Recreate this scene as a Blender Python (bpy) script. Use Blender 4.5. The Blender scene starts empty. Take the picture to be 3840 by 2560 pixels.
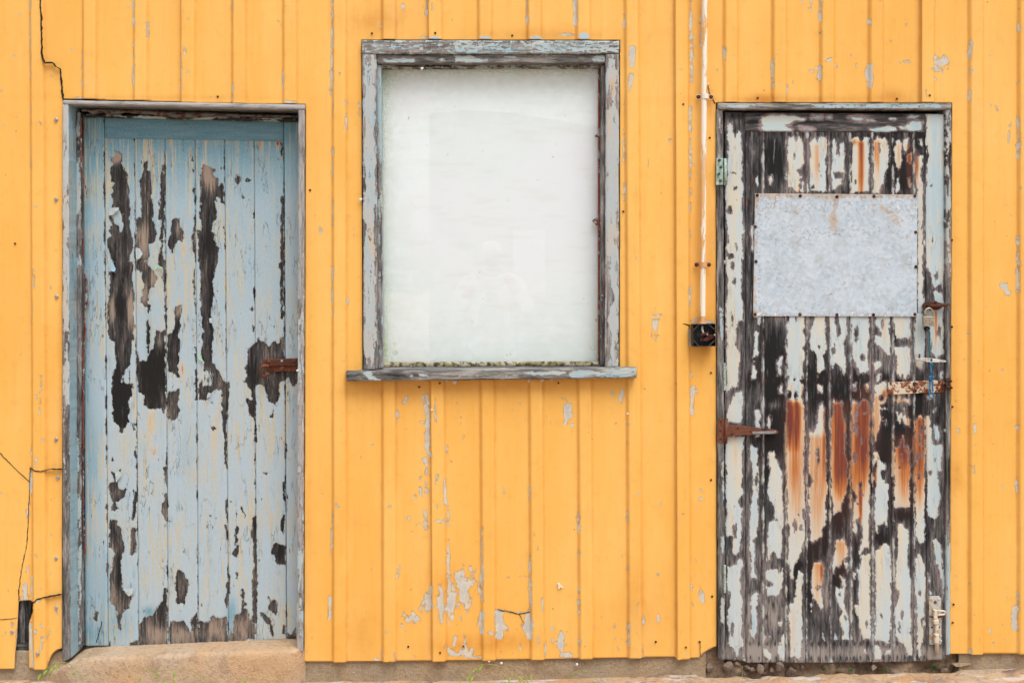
import bpy, math, random
import numpy as np
from mathutils import Vector, Matrix
R = math.radians
random.seed(7); np.random.seed(7)
# ------------------------------------------------------------------ camera, light
CX, CZ, D = 1.851, 1.566, 4.2
scene = bpy.context.scene
cam = bpy.data.objects.new("camera", bpy.data.cameras.new("camera"))
scene.collection.objects.link(cam); scene.camera = cam
cam.location = (CX, -D, CZ); cam.rotation_euler = (R(90), 0, 0)
cam.data.sensor_width = 36; cam.data.lens = 36*D/3.84
cam.data.shift_x = (1.92-CX)/3.84; cam.data.shift_y = (1.2813-CZ)/3.84
cam.data.clip_end = 500
SUN_EL, SUN_AZ = 60, 156          # azimuth: compass-like, 180 = straight in front of the wall
w = bpy.data.worlds.new("World"); scene.world = w; w.use_nodes = True
nt = w.node_tree; bg = nt.nodes["Background"]
sky = nt.nodes.new("ShaderNodeTexSky"); sky.sky_type = 'NISHITA'; sky.sun_disc = False
sky.sun_elevation = R(SUN_EL); sky.sun_rotation = R(SUN_AZ); sky.dust_density = 4; sky.air_density = 1.0; sky.ozone_density = 1.0
hs = nt.nodes.new("ShaderNodeHueSaturation"); hs.inputs['Saturation'].default_value = 0.28
nt.links.new(sky.outputs[0], hs.inputs['Color']); nt.links.new(hs.outputs[0], bg.inputs[0]); bg.inputs[1].default_value = 0.15
sun = bpy.data.objects.new("sun", bpy.data.lights.new("sun", 'SUN')); scene.collection.objects.link(sun)
sun.data.energy = 1.5; sun.data.angle = R(38); sun.data.color = (1, 0.975, 0.94)
sd = Vector((math.sin(R(SUN_AZ))*math.cos(R(SUN_EL)), math.cos(R(SUN_AZ))*math.cos(R(SUN_EL)), math.sin(R(SUN_EL))))
sun.rotation_euler = sd.to_track_quat('Z', 'Y').to_euler()
scene.view_settings.view_transform = 'Standard'; scene.view_settings.look = 'None'
scene.view_settings.exposure = 0.25; scene.view_settings.gamma = 1
# ------------------------------------------------------------------ helpers
def P(px, py, y=0.0):
    "point on the plane Y=y that a photo pixel (3840 x 2560) shows; 1 px = 1 mm on the wall"
    s = (D+y)/D
    return (CX+(px/1000-CX)*s, y, CZ+((2560-py)/1000-CZ)*s)
def tag(o, label=None, cat=None, group=None, kind=None):
    if label: o['label'] = label
    if cat: o['category'] = cat
    if group: o['group'] = group
    if kind: o['kind'] = kind
    return o
def empty(name, loc, label, cat, group=None):
    o = bpy.data.objects.new(name, None); o.empty_display_size = .05
    scene.collection.objects.link(o); o.location = loc
    return tag(o, label, cat, group)
def link(me, name, mat, par=None, origin=None, smooth=False):
    o = bpy.data.objects.new(name, me); scene.collection.objects.link(o)
    if mat: me.materials.append(mat)
    off = Vector((0, 0, 0))
    if par is not None:
        o.parent = par
        q = par
        while q is not None: off += Vector(q.location); q = q.parent
    elif origin is not None:
        off = Vector(origin); o.location = off
    if off.length: me.transform(Matrix.Translation(-off))
    if smooth: me.polygons.foreach_set('use_smooth', [True]*len(me.polygons))
    return o
def vnoise(X, Y, seed=0):
    rs = np.random.RandomState(seed); T = rs.rand(256, 256)
    xi = np.floor(X).astype(int); yi = np.floor(Y).astype(int); fx = X-xi; fy = Y-yi
    fx = fx*fx*(3-2*fx); fy = fy*fy*(3-2*fy)
    a = T[yi % 256, xi % 256]; b = T[yi % 256, (xi+1) % 256]; c = T[(yi+1) % 256, xi % 256]; d = T[(yi+1) % 256, (xi+1) % 256]
    return ((a*(1-fx)+b*fx)*(1-fy)+(c*(1-fx)+d*fx)*fy)*2-1
def fnoise(X, Y, sx, sy, seed=0, octv=3):
    r = 0; a = 1.0
    for k in range(octv): r = r+a*vnoise(X/sx*2**k+31*k, Y/sy*2**k+17*k, seed+k); a *= .55
    return r
def sd_poly(X, Y, pts):
    n = len(pts); d = np.full(X.shape, 1e9); ins = np.zeros(X.shape, bool)
    for i in range(n):
        ax, ay = pts[i]; bx, by = pts[(i+1) % n]
        ex, ey = bx-ax, by-ay; L = ex*ex+ey*ey+1e-9
        t = np.clip(((X-ax)*ex+(Y-ay)*ey)/L, 0, 1)
        d = np.minimum(d, (X-ax-t*ex)**2+(Y-ay-t*ey)**2)
        if ay != by:
            c = ((ay > Y) != (by > Y)) & (X < (bx-ax)*(Y-ay)/(by-ay)+ax); ins ^= c
    d = np.sqrt(d); return np.where(ins, d, -d)
def upoly(F, X, Y, polys, m=40):
    for pts in polys:
        xs = [p[0] for p in pts]; ys = [p[1] for p in pts]
        s = (X > min(xs)-m) & (X < max(xs)+m) & (Y > min(ys)-m) & (Y < max(ys)+m)
        if s.any(): F[s] = np.maximum(F[s], sd_poly(X[s], Y[s], pts))
    return F
def uell(F, X, Y, ells):
    for (cx, cy, rx, ry) in ells:
        r = np.sqrt(((X-cx)/rx)**2+((Y-cy)/ry)**2)
        F = np.maximum(F, (1-r)*min(rx, ry))
    return F
def blob(X, Y, lst):
    F = np.zeros(X.shape)
    for (cx, cy, rx, ry, s) in lst: F += s*np.exp(-((X-cx)/rx)**2-((Y-cy)/ry)**2)
    return F
def T(tile, pts):
    ox, oy = dict(A=(280, 380), B=(280, 980), C=(280, 1500), D=(280, 1900), E=(2670, 370), F=(2670, 1150), G=(2670, 1600), H=(2670, 1960))[tile]
    k = 2352/900
    return [(ox+x/k, oy+y/k) for x, y in pts]
def TE(tile, ells):
    o = T(tile, [(0, 0)])[0]; k = 2352/900
    return [(o[0]+e[0]/k, o[1]+e[1]/k, e[2]/k, e[3]/k)+tuple(e[4:]) for e in ells]
def parse(s):
    "'T x y x y ... ; T x y ...' -> polygons in photo pixels"
    out = []
    for q in s.split(';'):
        q = q.split()
        if q:
            v = list(map(float, q[1:])); out.append(T(q[0], list(zip(v[::2], v[1::2]))))
    return out
def grid_mesh(name, V, cut=None, XY=None, attrs=None, side=None, sattr=None):
    "V: (rows, cols, 3) vertices of a sheet facing -Y; side = y of the back"
    nr, nc = V.shape[:2]
    idx = np.arange(nr*nc).reshape(nr, nc)
    q = np.stack([idx[:-1, :-1], idx[1:, :-1], idx[1:, 1:], idx[:-1, 1:]], -1).reshape(-1, 4)
    verts = V.reshape(-1, 3)
    if cut:
        X, Y = XY
        cxm = ((X[:-1, :-1]+X[1:, 1:])/2).ravel(); cym = ((Y[:-1, :-1]+Y[1:, 1:])/2).ravel()
        dead = np.zeros(cxm.shape, bool)
        for c in cut: dead |= sd_poly(cxm, cym, c) > 0
        keep = q[~dead]
        tv = np.zeros(nr*nc, bool); tv[q[dead].ravel()] = True
        kv = np.zeros(nr*nc, bool); kv[keep.ravel()] = True
        bd = np.where(tv & kv)[0]; Xf = X.ravel(); Yf = Y.ravel(); verts = verts.copy()
        for b in bd:
            best = (1e9, 0, 0)
            for c in cut:
                for i in range(len(c)):
                    ax, ay = c[i]; bx, by = c[(i+1) % len(c)]; ex, ey = bx-ax, by-ay
                    t = min(1, max(0, ((Xf[b]-ax)*ex+(Yf[b]-ay)*ey)/(ex*ex+ey*ey+1e-9)))
                    qx, qy = ax+t*ex, ay+t*ey; dd = (Xf[b]-qx)**2+(Yf[b]-qy)**2
                    if dd < best[0]: best = (dd, qx, qy)
            if best[0] < 64:
                y0 = verts[b, 1]; verts[b] = P(best[1], best[2], 0); verts[b, 1] = y0
        q = keep
    nv = len(verts); polys = q.tolist() if side is not None else None
    if side is not None:
        loop = list(idx[0, :])+list(idx[1:, -1])+list(idx[-1, -2::-1])+list(idx[-2:0:-1, 0]); n = len(loop)
        a = verts[loop]; b = a.copy(); b[:, 1] = side
        verts = np.vstack([verts, a, b])
        s = np.arange(n); s2 = (s+1) % n
        sq = np.stack([nv+s, nv+s2, nv+n+s2, nv+n+s], -1)
        polys += sq.tolist()+[list(range(nv+n, nv+2*n))]
        src = np.concatenate([np.arange(nv), loop, loop])
    else: src = np.arange(nv)
    me = bpy.data.meshes.new(name)
    if side is not None:
        me.from_pydata(verts.tolist(), [], polys)
    else:
        me.vertices.add(nv); me.vertices.foreach_set('co', verts.ravel())
        m = len(q); me.loops.add(m*4); me.loops.foreach_set('vertex_index', q.ravel().astype(np.int32))
        me.polygons.add(m); me.polygons.foreach_set('loop_start', np.arange(0, m*4, 4, dtype=np.int32)); me.polygons.foreach_set('loop_total', np.full(m, 4, dtype=np.int32))
        me.update(calc_edges=True)
    sm = np.zeros(len(me.polygons), bool); sm[:len(q)] = True
    me.polygons.foreach_set('use_smooth', sm)
    for k, a in (attrs or {}).items():
        a = np.asarray(a, dtype=np.float32).ravel()[src]
        if sattr and k in sattr: a[nv:] = sattr[k]
        at = me.attributes.new(k, 'FLOAT', 'POINT'); at.data.foreach_set('value', a)
    me.update(); me.validate()
    return me
def cols_between(keys, step=4.0):
    "keys [(xtop, xbottom), ...] -> subdivided columns"
    out = []
    for i in range(len(keys)-1):
        a, b = keys[i], keys[i+1]; n = max(1, int(round(abs(b[0]-a[0])/step)))
        for k in range(n): out.append((a[0]+(b[0]-a[0])*k/n, a[1]+(b[1]-a[1])*k/n))
    out.append(keys[-1]); return out
def slab(name, quad, yf, th, mat, par, fields, step=4.0, dyf=None, bevel=.0025, xcols=None, ytop=None, ybot=None, rag=0.0, seed=3, sattr=None):
    "a board: quad = TL, TR, BR, BL photo pixels, real thickness th (m), front at Y=yf"
    TL, TR, BR, BL = quad
    cols = xcols or cols_between([(TL[0], BL[0]), (TR[0], BR[0])], step)
    xt = np.array([c[0] for c in cols]); xb = np.array([c[1] for c in cols])
    yt = np.array([ytop(x) for x in xt]) if ytop else np.interp(xt, [TL[0], TR[0]], [TL[1], TR[1]])
    yb = np.array([ybot(x) for x in xb]) if ybot else np.interp(xb, [BL[0], BR[0]], [BL[1], BR[1]])
    n = max(2, int(round((yb.mean()-yt.mean())/step)))
    v = np.linspace(0, 1, n+1)[:, None]
    X = xt+(xb-xt)*v; Y = yt+(yb-yt)*v
    if rag:
        X = X+0*Y; X[:, 0] += rag*fnoise(Y[:, 0], Y[:, 0]*0, 30, 1, seed); X[:, -1] += rag*fnoise(Y[:, -1], Y[:, -1]*0, 30, 1, seed+9)
        Y[-1] += rag*fnoise(X[-1], X[-1]*0, 12, 1, seed+5); Y[0] += rag*.5*fnoise(X[0], X[0]*0, 30, 1, seed+6)
    yy = np.full(X.shape, yf, float)
    if dyf is not None: yy = yy+dyf(X, Y)
    if bevel: yy[0] += bevel; yy[-1] += bevel; yy[:, 0] += bevel; yy[:, -1] += bevel
    s = (D+yf)/D
    V = np.stack([CX+(X/1000-CX)*s, yy, CZ+((2560-Y)/1000-CZ)*s], -1)
    at = {k: f(X, Y) for k, f in fields.items()}
    me = grid_mesh(name, V, attrs=at, side=yf+th, sattr=sattr)
    return link(me, name, mat, par)
class MB:
    "collects simple shapes into one mesh"
    def __init__(s): s.v = []; s.f = []
    def add(s, vs, fs):
        o = len(s.v); s.v += [tuple(p) for p in vs]; s.f += [[i+o for i in f] for f in fs]; return s
    def box(s, a, b, rot=0, c=None):
        x0, y0, z0 = a; x1, y1, z1 = b
        vs = [Vector(p) for p in ((x0, y0, z0), (x1, y0, z0), (x1, y1, z0), (x0, y1, z0), (x0, y0, z1), (x1, y0, z1), (x1, y1, z1), (x0, y1, z1))]
        if rot:
            c = Vector(c or ((x0+x1)/2, (y0+y1)/2, (z0+z1)/2)); m = Matrix.Rotation(rot, 3, 'Y'); vs = [m @ (p-c)+c for p in vs]
        return s.add(vs, [(0, 3, 2, 1), (4, 5, 6, 7), (0, 1, 5, 4), (1, 2, 6, 5), (2, 3, 7, 6), (3, 0, 4, 7)])
    def plate(s, pts, yf, th, yref=None):
        "outline in photo pixels extruded along Y"
        a = sum(pts[i][0]*pts[(i+1) % len(pts)][1]-pts[(i+1) % len(pts)][0]*pts[i][1] for i in range(len(pts)))
        if a > 0: pts = pts[::-1]       # pixel y runs downward
        n = len(pts); fr = [P(x, y, yf if yref is None else yref) for x, y in pts]
        vs = [(p[0], yf, p[2]) for p in fr]+[(p[0], yf+th, p[2]) for p in fr]
        return s.add(vs, [list(range(n)), list(range(2*n-1, n-1, -1))]+[(i, i+n, (i+1) % n+n, (i+1) % n) for i in range(n)])
    def tube(s, pts, r, n=10, cap=True):
        pts = [Vector(p) for p in pts]; rs = r if isinstance(r, (list, tuple)) else [r]*len(pts)
        o = len(s.v); up = Vector((0.13, .35, .93)); k = len(pts)
        for i, p in enumerate(pts):
            t = (pts[min(i+1, k-1)]-pts[max(i-1, 0)]).normalized()
            if abs(t.dot(up)) > .97: u = Vector((1, 0, 0))
            else: u = up
            a = t.cross(u).normalized(); b = t.cross(a)
            for j in range(n):
                an = 2*math.pi*j/n; s.v.append(tuple(p+(a*math.cos(an)+b*math.sin(an))*rs[i]))
        for i in range(k-1):
            for j in range(n): s.f.append([o+i*n+j, o+(i+1)*n+j, o+(i+1)*n+(j+1) % n, o+i*n+(j+1) % n])
        if cap: s.f.append([o+j for j in range(n)]); s.f.append([o+(k-1)*n+j for j in range(n-1, -1, -1)])
        return s
    def dome(s, c, r, h, n=12, rings=3, slot=False):
        "screw or bolt head at c standing out toward -Y"
        c = Vector(c); o = len(s.v); prof = [(r, 0), (r, h*.35), (r*.8, h*.8), (r*.45, h)]
        for rr, hh in prof:
            for j in range(n): an = 2*math.pi*j/n; s.v.append((c.x+rr*math.cos(an), c.y-hh, c.z+rr*math.sin(an)))
        for i in range(len(prof)-1):
            for j in range(n): s.f.append([o+i*n+j, o+i*n+(j+1) % n, o+(i+1)*n+(j+1) % n, o+(i+1)*n+j])
        s.f.append([o+(len(prof)-1)*n+j for j in range(n)]); return s
    def hexbolt(s, c, r, h):
        c = Vector(c); s.dome((c.x, c.y, c.z), r*1.35, h*.3, 16)
        o = len(s.v)
        for hh in (h*.2, h):
            for j in range(6): an = math.pi/3*j+.3; s.v.append((c.x+r*math.cos(an), c.y-hh, c.z+r*math.sin(an)))
        for j in range(6): s.f.append([o+j, o+(j+1) % 6, o+6+(j+1) % 6, o+6+j])
        s.f.append([o+6+j for j in range(6)]); return s
    def build(s, name, mat, par=None, smooth=False, bevel=0, origin=None):
        me = bpy.data.meshes.new(name); me.from_pydata(s.v, [], s.f); me.update()
        o = link(me, name, mat, par, origin, smooth)
        if bevel:
            b = o.modifiers.new('bevel', 'BEVEL'); b.width = bevel; b.segments = 2; b.limit_method = 'ANGLE'; b.angle_limit = R(35)
        return o
# ------------------------------------------------------------------ materials
class NT:
    def __init__(s, name, rough=.7, spec=.35):
        s.m = bpy.data.materials.new(name); s.m.use_nodes = True; s.t = s.m.node_tree
        s.b = s.t.nodes['Principled BSDF']; s.b.inputs['Roughness'].default_value = rough; s.b.inputs['Specular IOR Level'].default_value = spec
        s.tc = s.n('ShaderNodeTexCoord').outputs['Object']
    def n(s, t, **k):
        x = s.t.nodes.new(t)
        for a, b in k.items(): setattr(x, a, b)
        return x
    def put(s, i, v):
        if isinstance(v, bpy.types.NodeSocket): s.t.links.new(v, i)
        elif isinstance(v, (tuple, list)) and i.type == 'RGBA': i.default_value = tuple(v)[:3]+(1,)
        else: i.default_value = v
    def mp(s, sc):
        x = s.n('ShaderNodeMapping'); s.put(x.inputs[0], s.tc); x.inputs['Scale'].default_value = sc; return x.outputs[0]
    def noise(s, sc, vec=None, detail=3, rough=.55, dist=0):
        x = s.n('ShaderNodeTexNoise'); s.put(x.inputs['Vector'], vec or s.tc); x.inputs['Scale'].default_value = sc
        x.inputs['Detail'].default_value = detail; x.inputs['Roughness'].default_value = rough; x.inputs['Distortion'].default_value = dist
        return x.outputs[0]
    def attr(s, n): return s.n('ShaderNodeAttribute', attribute_name=n).outputs['Fac']
    def m2(s, op, a, b=0.0, c=None, clamp=False):
        x = s.n('ShaderNodeMath', operation=op, use_clamp=clamp); s.put(x.inputs[0], a); s.put(x.inputs[1], b)
        if c is not None: s.put(x.inputs[2], c)
        return x.outputs[0]
    def rng(s, v, a, b, c=0.0, d=1.0, smooth=True):
        x = s.n('ShaderNodeMapRange', clamp=True); x.interpolation_type = 'SMOOTHSTEP' if smooth else 'LINEAR'
        for i, q in enumerate((v, a, b, c, d)): s.put(x.inputs[i], q)
        return x.outputs[0]
    def mix(s, f, a, b, mode='MIX'):
        x = s.n('ShaderNodeMix', data_type='RGBA', blend_type=mode); s.put(x.inputs[0], f); s.put(x.inputs[6], a); s.put(x.inputs[7], b); return x.outputs[2]
    def ramp(s, f, stops):
        x = s.n('ShaderNodeValToRGB'); s.put(x.inputs[0], f); e = x.color_ramp.elements
        while len(e) < len(stops): e.new(.5)
        for q, (p, c) in zip(e, stops): q.position = p; q.color = tuple(c)+(1,)
        return x.outputs[0]
    def bump(s, h, dist=.001, st=1.0):
        x = s.n('ShaderNodeBump'); x.inputs['Strength'].default_value = st; x.inputs['Distance'].default_value = dist; s.put(x.inputs['Height'], h)
        s.t.links.new(x.outputs[0], s.b.inputs['Normal'])
    def out(s, col, rough=None, metal=None):
        s.put(s.b.inputs['Base Color'], col)
        if rough is not None: s.put(s.b.inputs['Roughness'], rough)
        if metal is not None: s.put(s.b.inputs['Metallic'], metal)
        return s.m
RUST = [(0, (.74, .53, .26)), (.3, (.68, .38, .13)), (.55, (.50, .18, .045)), (.8, (.27, .07, .028)), (1, (.16, .035, .022))]
def peeling(name, axis='z', pale=(.44, .55, .60), deep=(.13, .33, .44), cream=(.60, .50, .36), creamamt=.7,
            wood=((.012, .011, .012), (.085, .076, .074), (.30, .225, .175)), primer=(.42, .30, .30), pw=7.0, pa=.6, crack=.8, wshift=0.0, grn=.25):
    s = NT(name)
    st = (1, 1, .045) if axis == 'z' else (.045, 1, 1); sg = (1, 1, .10) if axis == 'z' else (.10, 1, 1)
    V = s.mp(st)
    streak = s.noise(110, V, 4, .6); streak2 = s.noise(38, V, 3, .6); broad = s.noise(2.6, None, 3, .6); fine = s.noise(240, None, 3)
    p = s.attr('peel')
    edge = s.m2('ADD', s.m2('MULTIPLY', s.m2('SUBTRACT', s.noise(90, s.mp((1, 1, .45) if axis == 'z' else (.45, 1, 1)), 8, .85), .5), 34.0), p)
    mask = s.rng(edge, -.3, .3)
    # paint
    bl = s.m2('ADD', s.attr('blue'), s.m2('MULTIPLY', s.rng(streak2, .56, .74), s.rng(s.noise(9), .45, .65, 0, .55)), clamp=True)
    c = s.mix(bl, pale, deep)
    c = s.mix(s.m2('MULTIPLY', s.rng(streak, .50, .60), s.rng(broad, .35, .62, .2, creamamt)), c, cream)
    c = s.mix(s.m2('MULTIPLY', s.rng(s.noise(5.5), .5, .7), creamamt*.4), c, cream)
    if creamamt > .9: c = s.mix(s.rng(s.noise(14, s.mp((1, 1, .10)), 3, .6), .50, .64, 0, .42), c, cream)
    c = s.mix(s.rng(fine, .25, .75, 0, .16), c, (.75, .78, .78))
    rs = s.attr('rust')
    rv = s.m2('MULTIPLY', rs, s.rng(streak, .28, .68, .76, 1.15), clamp=True)
    c = s.mix(s.rng(rv, .0, .62), c, s.ramp(rv, RUST))
    if crack:
        ck = s.m2('ABSOLUTE', s.m2('SUBTRACT', s.noise(16, s.mp((1, 1, .16) if axis == 'z' else (.16, 1, 1)), 4, .7), .5))
        ckm = s.m2('MULTIPLY', s.rng(ck, .002, .007, 1, 0), s.rng(s.noise(7), .46, .58, 0, crack))
        c = s.mix(ckm, c, (.06, .06, .055))
    rim = s.m2('MULTIPLY', s.rng(edge, .3, 2.2, 1, 0), .35)
    c = s.mix(rim, c, (.68, .74, .66))  # light rim along paint edges, an edge highlight put into the colour
    # wood
    gr = s.noise(120, s.mp(sg), 6, .8, .3); gr2 = s.noise(34, s.mp((1, 1, .16) if axis == 'z' else (.16, 1, 1)), 5, .7, .8); gb = s.noise(8, s.mp((1, 1, .3) if axis == 'z' else (.3, 1, 1)), 3)
    t = s.m2('SUBTRACT', s.m2('ADD', s.m2('MULTIPLY', gr, 1.7), s.m2('ADD', s.m2('MULTIPLY', gr2, 1.0), s.m2('MULTIPLY', gb, .7))), s.m2('MULTIPLY', s.attr('mould_shade'), .50))
    t = s.m2('ADD', t, wshift-1.20)
    wd = s.ramp(t, [(.18, wood[0]), (.5, wood[1]), (.86, wood[2])])
    ck2 = s.rng(s.noise(42, s.mp((1, 1, .02) if axis == 'z' else (.02, 1, 1)), 2), .66, .7)
    wd = s.mix(s.m2('MULTIPLY', ck2, .75), wd, (.008, .008, .008))
    wd = s.mix(s.m2('MULTIPLY', rs, .45, clamp=True), wd, (.16, .05, .025))
    band = s.m2('MULTIPLY', s.rng(s.m2('ADD', edge, s.m2('MULTIPLY', s.m2('SUBTRACT', gb, .5), pw*3)), -pw, -.5, 0, pa), s.rng(gr, .3, .6, .5, 1))
    wd = s.mix(band, wd, primer)
    rem = s.rng(s.noise(45, s.mp((1, 1, .12) if axis == 'z' else (.12, 1, 1)), 4, .7), .66, .70, 0, grn)
    wd = s.mix(rem, wd, pale)
    col = s.mix(mask, wd, c)
    h = s.m2('ADD', s.m2('MULTIPLY', mask, 1.0), s.m2('ADD', s.m2('MULTIPLY', gr, .55), s.m2('MULTIPLY', s.noise(35, None, 3), .35)))
    if crack: h = s.m2('SUBTRACT', h, s.m2('MULTIPLY', ckm, .8))
    s.bump(h, .0028)
    return s.out(col, s.rng(mask, 0, 1, .85, .6))
def rusty(name, a=(.085, .028, .018), b=(.30, .10, .035), c=(.045, .02, .016), paint=None, pt=(.5, .56), rough=.85):
    s = NT(name, rough)
    n1 = s.noise(60, None, 5, .65); n2 = s.noise(220, None, 4); n3 = s.noise(22, None, 3)
    col = s.mix(s.rng(n2, .35, .7), a, b); col = s.mix(s.rng(n3, .5, .68), col, c); h = n1
    if paint:
        f = s.rng(s.m2('ADD', n1, s.m2('MULTIPLY', s.m2('SUBTRACT', n3, .5), .8)), pt[0], pt[1]); col = s.mix(f, col, paint); h = s.m2('ADD', n1, s.m2('MULTIPLY', f, .5))
    s.bump(h, .0015, .8)
    return s.out(col)
def plain(name, c, rough=.6, metal=0, var=.12, sc=60, spec=.4, bump=.0006):
    s = NT(name, rough, spec); n1 = s.noise(sc, None, 4, .6)
    d = tuple(x*(1-2.2*var) for x in c); e = tuple(min(1, x*(1+1.2*var)) for x in c)
    s.bump(n1, bump, .7); s.b.inputs['Metallic'].default_value = metal
    return s.out(s.mix(s.rng(n1, .25, .75), d, e))
M = {}
# paint of the left door, of the right door, of the trims
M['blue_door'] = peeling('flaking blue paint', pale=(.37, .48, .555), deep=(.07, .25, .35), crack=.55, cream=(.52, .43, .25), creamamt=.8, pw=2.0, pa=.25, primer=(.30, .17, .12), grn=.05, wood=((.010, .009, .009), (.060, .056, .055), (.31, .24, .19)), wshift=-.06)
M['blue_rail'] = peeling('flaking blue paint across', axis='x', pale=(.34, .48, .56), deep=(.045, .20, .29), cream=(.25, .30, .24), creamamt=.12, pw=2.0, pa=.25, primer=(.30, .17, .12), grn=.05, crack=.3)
M['bare_door'] = peeling('weathered paint over charred wood', pale=(.50, .575, .60), deep=(.25, .45, .56), cream=(.64, .55, .385), creamamt=.95, crack=.25, pw=7, pa=.6, primer=(.33, .255, .265), wshift=-.015, wood=((.007, .007, .008), (.066, .065, .069), (.31, .275, .25)))
M['bare_rail'] = peeling('weathered paint across', axis='x', pale=(.47, .57, .58), deep=(.22, .45, .58), cream=(.62, .56, .36), creamamt=.7, crack=.2, pw=12, pa=.8, primer=(.46, .33, .33), wshift=0, wood=((.012, .012, .013), (.080, .077, .079), (.30, .25, .23)))
M['trim_v'] = peeling('peeling grey trim', pale=(.40, .45, .47), deep=(.22, .42, .52), cream=(.52, .42, .31), creamamt=.9, pw=4, pa=.4, primer=(.28, .13, .12), wshift=.14, wood=((.02, .02, .02), (.14, .135, .133), (.40, .385, .37)), grn=.35)
M['trim_h'] = peeling('peeling grey trim across', axis='x', pale=(.38, .48, .51), deep=(.22, .42, .54), cream=(.58, .52, .38), creamamt=.6, pw=6, pa=.5, primer=(.34, .26, .25), wshift=.12, wood=((.02, .02, .019), (.14, .137, .13), (.40, .39, .365)), grn=.6)
M['old_v'] = peeling('silvered timber', pale=(.42, .47, .5), wshift=.22, wood=((.03, .03, .03), (.19, .185, .185), (.44, .425, .42)), grn=.1, pw=1, pa=.1)
M['old_h'] = peeling('silvered timber across', axis='x', pale=(.36, .5, .55), wshift=.22, wood=((.03, .03, .03), (.19, .187, .187), (.42, .415, .41)), grn=.08, pw=1, pa=.1)
M['rust'] = rusty('rusted iron')
M['rust_dark'] = rusty('dark rusted iron', (.05, .018, .013), (.14, .045, .022), (.02, .011, .01))
M['rust_hinge'] = rusty('orange rusted iron', (.085, .032, .022), (.25, .09, .045), (.04, .025, .025))
M['rust_paint'] = rusty('rusted painted iron', (.13, .03, .015), (.36, .13, .05), (.10, .025, .015), (.62, .52, .40), (.47, .53))
M['zinc'] = plain('galvanised steel', (.42, .44, .46), .4, .7)
M['verdigris'] = plain('green painted steel', (.38, .50, .44), .6, 0, .25, 120)
M['greenbolt'] = plain('green coated bolt', (.02, .12, .09), .6)
M['brass'] = plain('dull brass', (.44, .39, .30), .42, .55, .2, 90)
M['black_plastic'] = plain('black plastic', (.018, .022, .025), .45, 0, .2)
M['grey_plastic'] = plain('dark grey plastic', (.05, .06, .062), .5, 0, .2)
M['bakelite'] = plain('brown terminal plastic', (.09, .018, .012), .4, 0, .25)
M['dark'] = plain('dark cavity', (.012, .011, .010), .9)
M['dark_timber'] = plain('shaded timber', (.25, .24, .24), .9, 0, .3, 40)
M['shell'] = plain('bleached shell', (.78, .74, .66), .5, 0, .08, 400)
M['old_cable'] = plain('old white cable', (.62, .58, .52), .5)
M['cream_bolt'] = rusty('cream painted iron', (.42, .22, .11), (.55, .36, .20), (.30, .16, .09), (.66, .58, .45), (.40, .50), .7)
M['grey_plate'] = rusty('grey painted iron', (.42, .30, .16), (.50, .42, .30), (.28, .22, .18), (.50, .50, .47), (.36, .44), .6)
s = NT('dirty putty', .9); g1 = s.noise(60, None, 5, .7); g2 = s.noise(14, s.mp((1, 1, 3)), 3)
M['putty'] = s.out(s.mix(s.rng(g1, .45, .6), s.mix(s.rng(g2, .45, .6), (.50, .44, .32), (.30, .25, .12)), (.035, .04, .018)))
# yellow cladding paint
s = NT('yellow cladding paint', .55, .3)
pk = s.m2('ADD', s.attr('peel'), s.m2('MULTIPLY', s.m2('SUBTRACT', s.noise(125, s.mp((1, 1, .55)), 8, .85), .5), 38))
intact = s.rng(pk, -.9, .9)
b1 = s.noise(1.3, None, 3); b2 = s.noise(8, s.mp((1, 1, .12)), 3, .6); b3 = s.noise(300, None, 2); b4 = s.noise(26, None, 4, .6)
c = s.mix(s.rng(b1, .3, .7), (.83, .43, .085), (.87, .485, .115))
c = s.mix(s.rng(b2, .35, .75, 0, .42), c, (.88, .54, .17)); c = s.mix(s.rng(s.noise(60, s.mp((1, 1, .05)), 4, .6), .5, .75, 0, .35), c, (.78, .38, .07)); c = s.mix(s.rng(s.noise(3.3, s.mp((1, 1, .5)), 4, .65), .55, .75, 0, .3), c, (.82, .52, .20))
c = s.mix(s.rng(b4, .52, .72, 0, .25), c, (.72, .33, .055))
c = s.mix(s.rng(b3, .66, .8, 0, .35), c, (.66, .33, .09))
c = s.mix(s.m2('MULTIPLY', s.attr('dirt'), s.rng(b4, .25, .6, .5, 1), clamp=True), c, (.60, .24, .035))
spk = s.n('ShaderNodeTexVoronoi'); s.put(spk.inputs['Vector'], s.tc); spk.inputs['Scale'].default_value = 14; spk.inputs['Randomness'].default_value = 1
sp = s.m2('MULTIPLY', s.rng(spk.outputs['Distance'], .035, .055, 1, 0), s.rng(s.noise(2.3), .5, .6))
c = s.mix(s.m2('MULTIPLY', sp, .8), c, (.42, .17, .05))
g = s.mix(s.rng(pk, -9, -3), (.54, .53, .49), (.66, .60, .47)); g = s.mix(s.rng(b4, .4, .6, 0, .35), g, (.40, .40, .40))
c = s.mix(s.rng(s.noise(19, s.mp((1, 1, .3)), 5, .75), .55, .68, 0, .28), c, (.70, .40, .15)); c = s.mix(s.rng(s.noise(6, s.mp((1, 1, .2)), 4, .7), .52, .66, 0, .35), c, (.88, .54, .16))
col = s.mix(intact, g, c)
s.bump(s.m2('ADD', s.m2('MULTIPLY', intact, 1.0), s.m2('ADD', s.m2('MULTIPLY', b4, .35), s.m2('MULTIPLY', s.noise(120, None, 3), .3))), .001)
col = s.mix(s.m2('MULTIPLY', s.rng(s.m2('ADD', s.attr('bluep'), s.m2('MULTIPLY', s.m2('SUBTRACT', b4, .5), .9)), .45, .55), .85), col, (.36, .54, .66))
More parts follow.
